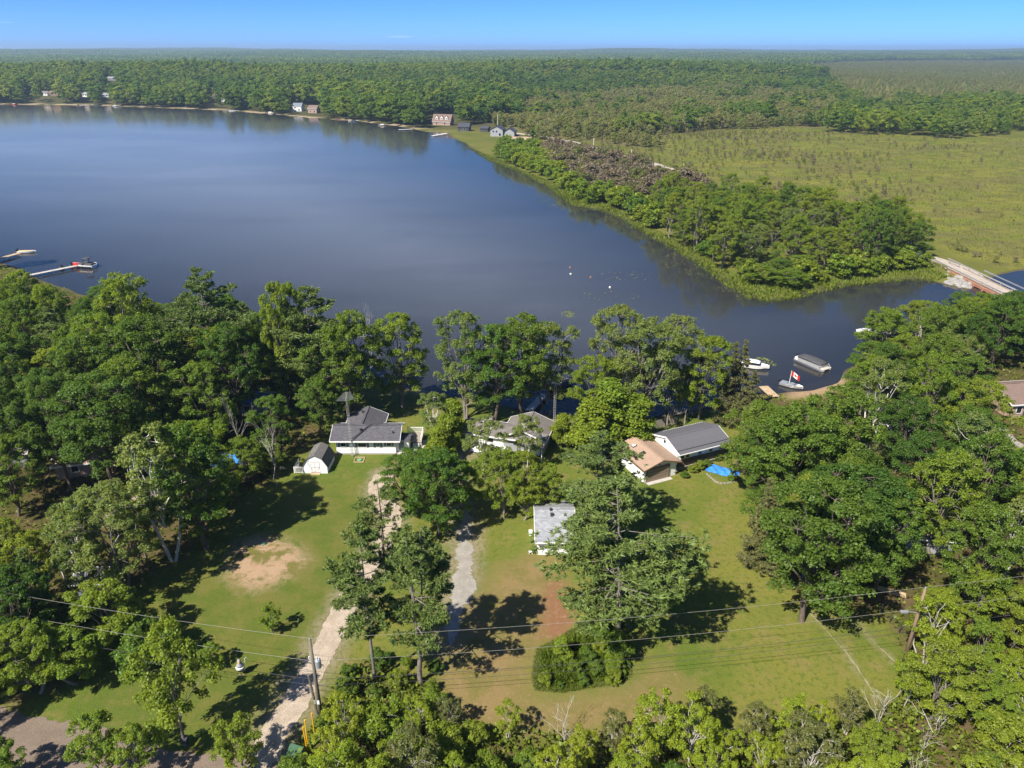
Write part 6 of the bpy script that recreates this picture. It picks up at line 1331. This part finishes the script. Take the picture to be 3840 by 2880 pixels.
# antenna masts
def mast(label, x, y, h, legs, kind, rz=0.0):
    o = thing('antenna_mast', label, 'antenna mast', (x, y, 0), rz); w = 0.2; A = [(w * math.cos(t), w * math.sin(t)) for t in (0.5, 2.6, 4.7)]
    for a in A: b = MB(); b.tube([(*a, -0.2), (*a, h * .86), (a[0] * .2, a[1] * .2, h * .93)], .03, 5); b.build('leg', 'galvanised', o)
    n = int(h * .86 / 0.45)
    for k in range(n):
        z = 0.2 + k * .45; b = MB()
        for i in range(3): b.bar((*A[i], z), (*A[(i + 1) % 3], z + .02), .03)
        b.build('rung', 'rust' if 0.72 < z / h < 0.9 else 'galvanised', o)
    b = MB(); b.tube([(0, 0, h * .88), (0, 0, h)], .03, 6); b.build('mast_pipe', 'galvanised', o)
    an = MB(); an.bar((-0.2, -1.1, h), (0.2, 1.3, h + .25), .06); an = an.build('boom', 'galvanised', o)
    for k in range(11):
        t = k / 10; y_ = -1.1 + 2.3 * t; x_ = -.2 + .4 * t; L = (1.35 - 0.85 * t) if kind == 'log' else 1.0
        b = MB(); b.bar((x_ - L, y_ + .25 * (1 - t), h + .05 + .25 * t), (x_, y_, h + .25 * t), .028); b.bar((x_ + L, y_ + .25 * (1 - t), h + .05 + .25 * t), (x_, y_, h + .25 * t), .028); b.build('element', 'galvanised', an)
    return o
q = P(1322, 1712); mast('lattice antenna mast with fan-shaped aerial against the white bungalow', q.x, q.y, 9.9, 3, 'log', R(15)); q = P(2078, 1588); mast('pale lattice antenna mast with flat aerial beside the grey-roofed house', q.x, q.y, 7.6, 3, 'flat', R(75))
# far road poles
for u, v, vt, lab in ((2225, 560, 517, 'pale pole by the far road, third from the houses'), (2365, 622, 560, 'pale pole by the far road, tallest in view'), (2560, 665, 614, 'pale pole at the end of the far road nearest the camera'), (2085, 512, 478, 'pale pole by the far road, second from the houses'), (2057, 483, 443, 'slim pale pole above the far scrub'), (1866, 480, 427, 'tall pale pole behind the black-roofed house'), (2950, 830, 730, 'grey bare pole-like dead trunk in the marsh edge')):
    q = P(u, v); ang = PITCH - math.atan(-(vt - 1440) / FPX); h = HCAM - q.y * math.tan(ang); o = thing('road_pole', lab, 'utility pole', (q.x, q.y, 0), group='poles along the far road'); b = MB(); b.tube([(0, 0, -.5), (0, 0, h)], [.22, .16], 7); b.build('shaft', 'bark_birch', o); b = MB(); b.bar((-.9, 0, h - .6), (.9, 0, h - .6), .12); b.build('crossarm', 'wood_grey', o)

# ================================================================== FAR WOODS: one mass each, instanced small trees
def lowtree(seed, h, R0, cb, lobes, per, rc, n, ls, mat, **k):
    t, c, _, _ = broadleaf(seed, h, R0, cb, lobes, per, rc, n, ls, mat, 'bark_pale', **k)
    return c
def mass_protos(name, meshes):
    c = bpy.data.collections.new(name)
    for i, m in enumerate(meshes):
        o = bpy.data.objects.new(f'{name}_tree', m); c.objects.link(o)
    return c
def mass(name, coll, X, Y, idx, scale, label, seed, zoff=0.0, xs=None):
    r = r_(seed); n = len(X); Z = terrain(X, Y) + zoff
    me = bpy.data.meshes.new(name); me.vertices.add(n); me.vertices.foreach_set('co', np.stack([X, Y, Z], 1).astype(np.float32).ravel())
    for nm, ty, val in (('pick', 'INT', idx.astype(np.int32)), ('size', 'FLOAT', scale.astype(np.float32)), ('turn', 'FLOAT', (r.random(n) * 6.283).astype(np.float32)), ('wide', 'FLOAT', (scale * r.uniform(0.85, 1.25, n)).astype(np.float32))):
        a = me.attributes.new(nm, ty, 'POINT'); a.data.foreach_set('value', val)
    o = tag(link(name, me), label, 'woodland', kind='stuff')
    g = bpy.data.node_groups.new(name, 'GeometryNodeTree'); N, L = g.nodes, g.links
    g.interface.new_socket('Geometry', in_out='INPUT', socket_type='NodeSocketGeometry'); g.interface.new_socket('Geometry', in_out='OUTPUT', socket_type='NodeSocketGeometry')
    i, u = N.new('NodeGroupInput'), N.new('NodeGroupOutput'); ip = N.new('GeometryNodeInstanceOnPoints'); ci = N.new('GeometryNodeCollectionInfo')
    ci.inputs['Collection'].default_value = coll; ci.inputs['Separate Children'].default_value = True; ci.inputs['Reset Children'].default_value = True
    ip.inputs['Pick Instance'].default_value = True
    def at(nm, ty):
        a = N.new('GeometryNodeInputNamedAttribute'); a.data_type = ty; a.inputs['Name'].default_value = nm; return a.outputs['Attribute']
    cx = N.new('ShaderNodeCombineXYZ'); L.new(at('wide', 'FLOAT'), cx.inputs[0]); L.new(at('wide', 'FLOAT'), cx.inputs[1]); L.new(at('size', 'FLOAT'), cx.inputs[2])
    cr = N.new('ShaderNodeCombineXYZ'); L.new(at('turn', 'FLOAT'), cr.inputs[2]); er = N.new('FunctionNodeEulerToRotation'); L.new(cr.outputs[0], er.inputs[0])
    L.new(i.outputs[0], ip.inputs['Points']); L.new(ci.outputs[0], ip.inputs['Instance']); L.new(at('pick', 'INT'), ip.inputs['Instance Index'])
    L.new(er.outputs[0], ip.inputs['Rotation']); L.new(cx.outputs[0], ip.inputs['Scale']); L.new(ip.outputs[0], u.inputs[0])
    md = o.modifiers.new('scatter', 'NODES'); md.node_group = g
    return o
P_MID = mass_protos('mid', [lowtree(500 + i, 15, 4.6, 2.0, 8, 4, 1.5, 900, 0.95, m, prof=p) for i, (m, p) in enumerate((('leaf_mid', 'round'), ('leaf_dark', 'round'), ('leaf_light', 'oval'), ('leaf_mid', 'oval'), ('leaf_dark', 'oval'), ('leaf_silver', 'vase')))] + [lowtree(510, 17, 2.6, 1.0, 12, 4, 0.9, 800, 0.8, 'leaf_dark', prof='cone')])
P_SCRUB = mass_protos('scrubby', [lowtree(520 + i, 7, 1.8, 0.3, 7, 4, 0.9, 420, 0.55, m, prof='oval', upright=0.4) for i, m in enumerate(('leaf_scrub', 'leaf_olive', 'leaf_scrub', 'leaf_silver'))] + [dead(540, 8, 'bark_pale', 0.2, 2)[0]])
P_BROWN = mass_protos('brownish', [lowtree(560 + i, 6, 2.2, 0.2, 7, 4, 0.9, 520, 0.5, m, upright=0.3) for i, m in enumerate(('leaf_brown', 'leaf_brown', 'leaf_olive'))] + [dead(570, 7, 'bark_grey', 0.35, 3, 2)[0]])
P_SHORE = mass_protos('shoreline', [lowtree(580 + i, 7, 3.0, 0.2, 9, 4, 1.1, 1500, 0.6, m) for i, m in enumerate(('leaf_mid', 'leaf_light', 'leaf_light'))])
def patch(seed, mat1, mat2):
    r = r_(seed); Cs, Ns, Ss, M = [], [], [], []
    for k in range(46):
        c = np.array([r.uniform(-34, 34), r.uniform(-34, 34), r.uniform(9, 14)]); n = 40; d = norm(r.normal(size=(n, 3))); d[:, 2] = np.where(d[:, 2] < -0.2, -d[:, 2], d[:, 2])
        Cs.append(c + d * np.array([4.6, 4.6, 6.0]) * r.uniform(0.7, 1.1, (n, 1))); Ns.append(norm(d + 0.5 * r.normal(size=(n, 3)))); Ss.append(r.uniform(2.2, 4.2, n)); M.append(np.full(n, int(r.random() < 0.4)))
    V, Q = leaf_quads(r, np.concatenate(Cs), np.concatenate(Ns), np.concatenate(Ss), 0.8)
    return np_mesh('patch', V, Q, [mat1, mat2], np.concatenate(M), clump=np.repeat(r.random(len(Q)), 4))
P_PATCH = mass_protos('canopy', [patch(600, 'leaf_mid', 'leaf_dark'), patch(601, 'leaf_mid', 'leaf_light'), patch(602, 'leaf_dark', 'leaf_mid')])

def jgrid(y0, y1, sp, seed, umin=-350, umax=4190):
    """jittered grid of places between two distances, as wide as the view"""
    r = r_(seed); w = (umax - 1920) / FPX * (y1 + 60) * 1.02; wl_ = (1920 - umin) / FPX * (y1 + 60) * 1.02
    X, Y = np.meshgrid(np.arange(-wl_, w, sp), np.arange(y0, y1, sp)); X, Y = X.ravel(), Y.ravel()
    X = X + r.uniform(-.48, .48, X.size) * sp; Y = Y + r.uniform(-.48, .48, Y.size) * sp
    u, v = to_px(X, Y); k = (u > umin) & (u < umax) & (sdist(X, Y, LAKE) < -3); return X[k], Y[k], u[k], v[k], r
KEEP_OUT = [[(1590, 430), (1720, 430), (1730, 500), (1590, 505)], [(1690, 472), (1970, 455), (2000, 575), (1900, 600), (1780, 572), (1690, 522)],
            [(1080, 398), (1210, 398), (1220, 445), (1080, 445)]]
for u_, v_, w_ in ((122, 376, 22), (172, 378, 20), (208, 378, 20), (322, 380, 16), (398, 381, 22), (430, 352, 26), (800, 383, 18), (842, 390, 16), (925, 398, 18)):
    KEEP_OUT.append([(u_ - w_, v_ - 6), (u_ + w_, v_ - 6), (u_ + w_ + 2, v_ + 30), (u_ - w_ - 2, v_ + 30)])
BELT = [(1900, 545), (2040, 575), (2060, 645), (2160, 700), (2420, 790), (2560, 770), (2640, 860), (2620, 950), (2420, 880), (2160, 775), (2000, 665), (1860, 590)]
ROADBELT = [(1880, 492), (2040, 511), (2230, 555), (2450, 614), (2650, 682), (2650, 700), (2560, 668), (2330, 602), (2120, 540), (1960, 514), (1870, 504)]
def wob(u, v, X, Y):
    k = np.clip((u - 1500) / 500, 0, 1)
    return u + k * 130 * (vnoise(X, Y, 45.0, 21) - 0.5), v + k * 34 * (vnoise(X, Y, 38.0, 22) - 0.5)
def forest_mask(u, v, X, Y):
    u0, v0 = u, v; u, v = wob(u, v, X, Y)
    k = ~inpoly(u, v, Z_MARSH) & ~inpoly(u, v, Z_MARSH2) & ~inpoly(u, v, Z_SCRUB) & ~inpoly(u, v, Z_BROWN) & ~inpoly(u, v, BELT) & ~inpoly(u, v, PENP) & ~inpoly(u, v, ROADBELT)
    k |= inpoly(u, v, Z_SCRUB) & (vnoise(X, Y, 30.0, 23) > 0.72)
    k &= ~inpoly(u0, v0, ROADBELT)
    for e in KEEP_OUT: k &= ~inpoly(u0, v0, e)
    k &= ~((u > 2000) & (v > 505))
    return k
# the wooded far shore and the ridge behind it
X, Y, u, v, r = jgrid(470, 2300, 7.2, 700); k = forest_mask(u, v, X, Y); X, Y, u, v = X[k], Y[k], u[k], v[k]
ridge = vnoise(X, Y, 160.0, 9); lite = vnoise(X, Y, 95.0, 19); pick = np.where(r.random(X.size) < ridge * 1.1 - 0.28, r.choice([1, 4], X.size), np.where(r.random(X.size) < lite * 1.2 - 0.2, r.choice([2, 5], X.size, p=[.7, .3]), r.choice([0, 3], X.size)))
pick = np.where(r.random(X.size) < 0.10, 6, pick); sz = r.uniform(0.6, 1.35, X.size) * (0.85 + 0.4 * vnoise(X, Y, 120.0, 10)); low = (u > 1900) & (v > 330); sz = np.where(low, sz * 0.72, sz)
mass('far_forest', P_MID, X, Y, pick, sz, 'mixed green woodland covering the far shore and ridge', 701)
X, Y, u, v, r = jgrid(2250, 9300, 55, 710); k = ~inpoly(u, v, Z_MARSH2); X, Y = X[k], Y[k]
mass('horizon_forest', P_PATCH, X, Y, r.integers(0, 3, X.size), r.uniform(0.9, 1.25, X.size), 'unbroken woodland running out to the horizon', 711)
# thin scrub between wood and marsh, brown thicket by the road, shore belt
X, Y, u, v, r = jgrid(330, 1400, 4.2, 720); u, v = wob(u, v, X, Y); k = inpoly(u, v, Z_SCRUB) & (r.random(X.size) < 0.35 + 0.8 * vnoise(X, Y, 25.0, 24)) & ~inpoly(u, v, ROADBELT); X, Y = X[k], Y[k]
pk = r.choice([0, 1, 2, 3, 4], X.size, p=[.3, .2, .25, .17, .08]); mass('scrub', P_SCRUB, X, Y, pk, r.uniform(0.6, 1.5, X.size) * (0.7 + 0.5 * vnoise(X, Y, 40.0, 32)), 'pale thin scrub between the woodland and the marsh', 721)
X, Y, u, v, r = jgrid(300, 480, 3.2, 730); k = inpoly(u, v, Z_BROWN) & ~inpoly(u, v, ROADBELT); X, Y = X[k], Y[k]
mass('brown_thicket', P_BROWN, X, Y, r.choice([0, 1, 2, 3], X.size, p=[.36, .3, .2, .14]), r.uniform(0.5, 1.5, X.size) * (0.7 + 0.6 * vnoise(X, Y, 12.0, 31)), 'brown leafless thicket between the lake and the far road', 731)
X, Y, u, v, r = jgrid(215, 480, 4.4, 740); k = inpoly(u, v, BELT) & ~inpoly(u, v, Z_BROWN) & ~inpoly(u, v, ROADBELT) & ~inpoly(u, v, PENP); X, Y = X[k], Y[k]
mass('shore_bushes', P_SHORE, X, Y, r.integers(0, 3, X.size), r.uniform(0.5, 1.25, X.size), 'green bushes fringing the lake below the far road', 741)
X, Y, u, v, r = jgrid(190, 330, 4.0, 745); FR = [(2330, 830), (2420, 850), (2600, 930), (2760, 1030), (2900, 1075), (3050, 1040), (3300, 1000), (3450, 985), (3470, 1015), (3300, 1040), (3060, 1075), (2890, 1110), (2740, 1060), (2560, 950)]
k = inpoly(u, v, FR); X, Y = X[k], Y[k]; mass('bank_bushes', P_SHORE, X, Y, r.integers(0, 3, X.size), r.uniform(0.4, 0.95, X.size), 'bright green bushes on the bank below the tree belt', 746)
# marsh: sparse small bushes, denser towards its far edge
X, Y, u, v, r = jgrid(200, 640, 4.5, 750); d = vnoise(X, Y, 40.0, 12); k = (inpoly(u, v, Z_MARSH) | ((u > 2250) & (u < 3000) & (v > 520) & (v < 720) & ~inpoly(u, v, Z_BROWN))) & ~inpoly(u, v, ROADBELT) & (r.random(X.size) < np.clip(d - 0.5, 0, 1) * 1.6 + 0.06 + np.clip((3050 - u) / 700, 0, 1) * 0.5); X, Y = X[k], Y[k]
mass('marsh_bushes', P_BROWN, X, Y, r.choice([0, 1, 2, 2], X.size), r.uniform(0.1, 0.42, X.size) * (0.6 + 0.8 * vnoise(X, Y, 60.0, 41)), 'small brown and grey bushes dotted over the marsh', 751)
X, Y, u, v, r = jgrid(850, 3700, 12, 760); k = inpoly(u, v, Z_MARSH2); X, Y = X[k], Y[k]
mass('far_scrub', P_SCRUB, X, Y, r.integers(0, 4, X.size), r.uniform(0.5, 1.2, X.size), 'grey-brown scrub on the distant marsh', 761)

# ------------------------------------------------------------------ haze
m, N, L = new_mat('haze_air'); o_ = N.new('ShaderNodeOutputMaterial'); pv = N.new('ShaderNodeVolumePrincipled')
pv.inputs['Color'].default_value = (0.55, 0.76, 1.0, 1); pv.inputs['Density'].default_value = 0.00013; pv.inputs['Anisotropy'].default_value = 0.2
L.new(pv.outputs[0], o_.inputs['Volume'])
mb = MB(); mb.box(-9600, 9600, -100, 9850, -5.0, 92.0); hz = mb.build('haze', 'haze_air'); tag(hz, 'thin blue haze over the distant woods', 'haze', kind='stuff')
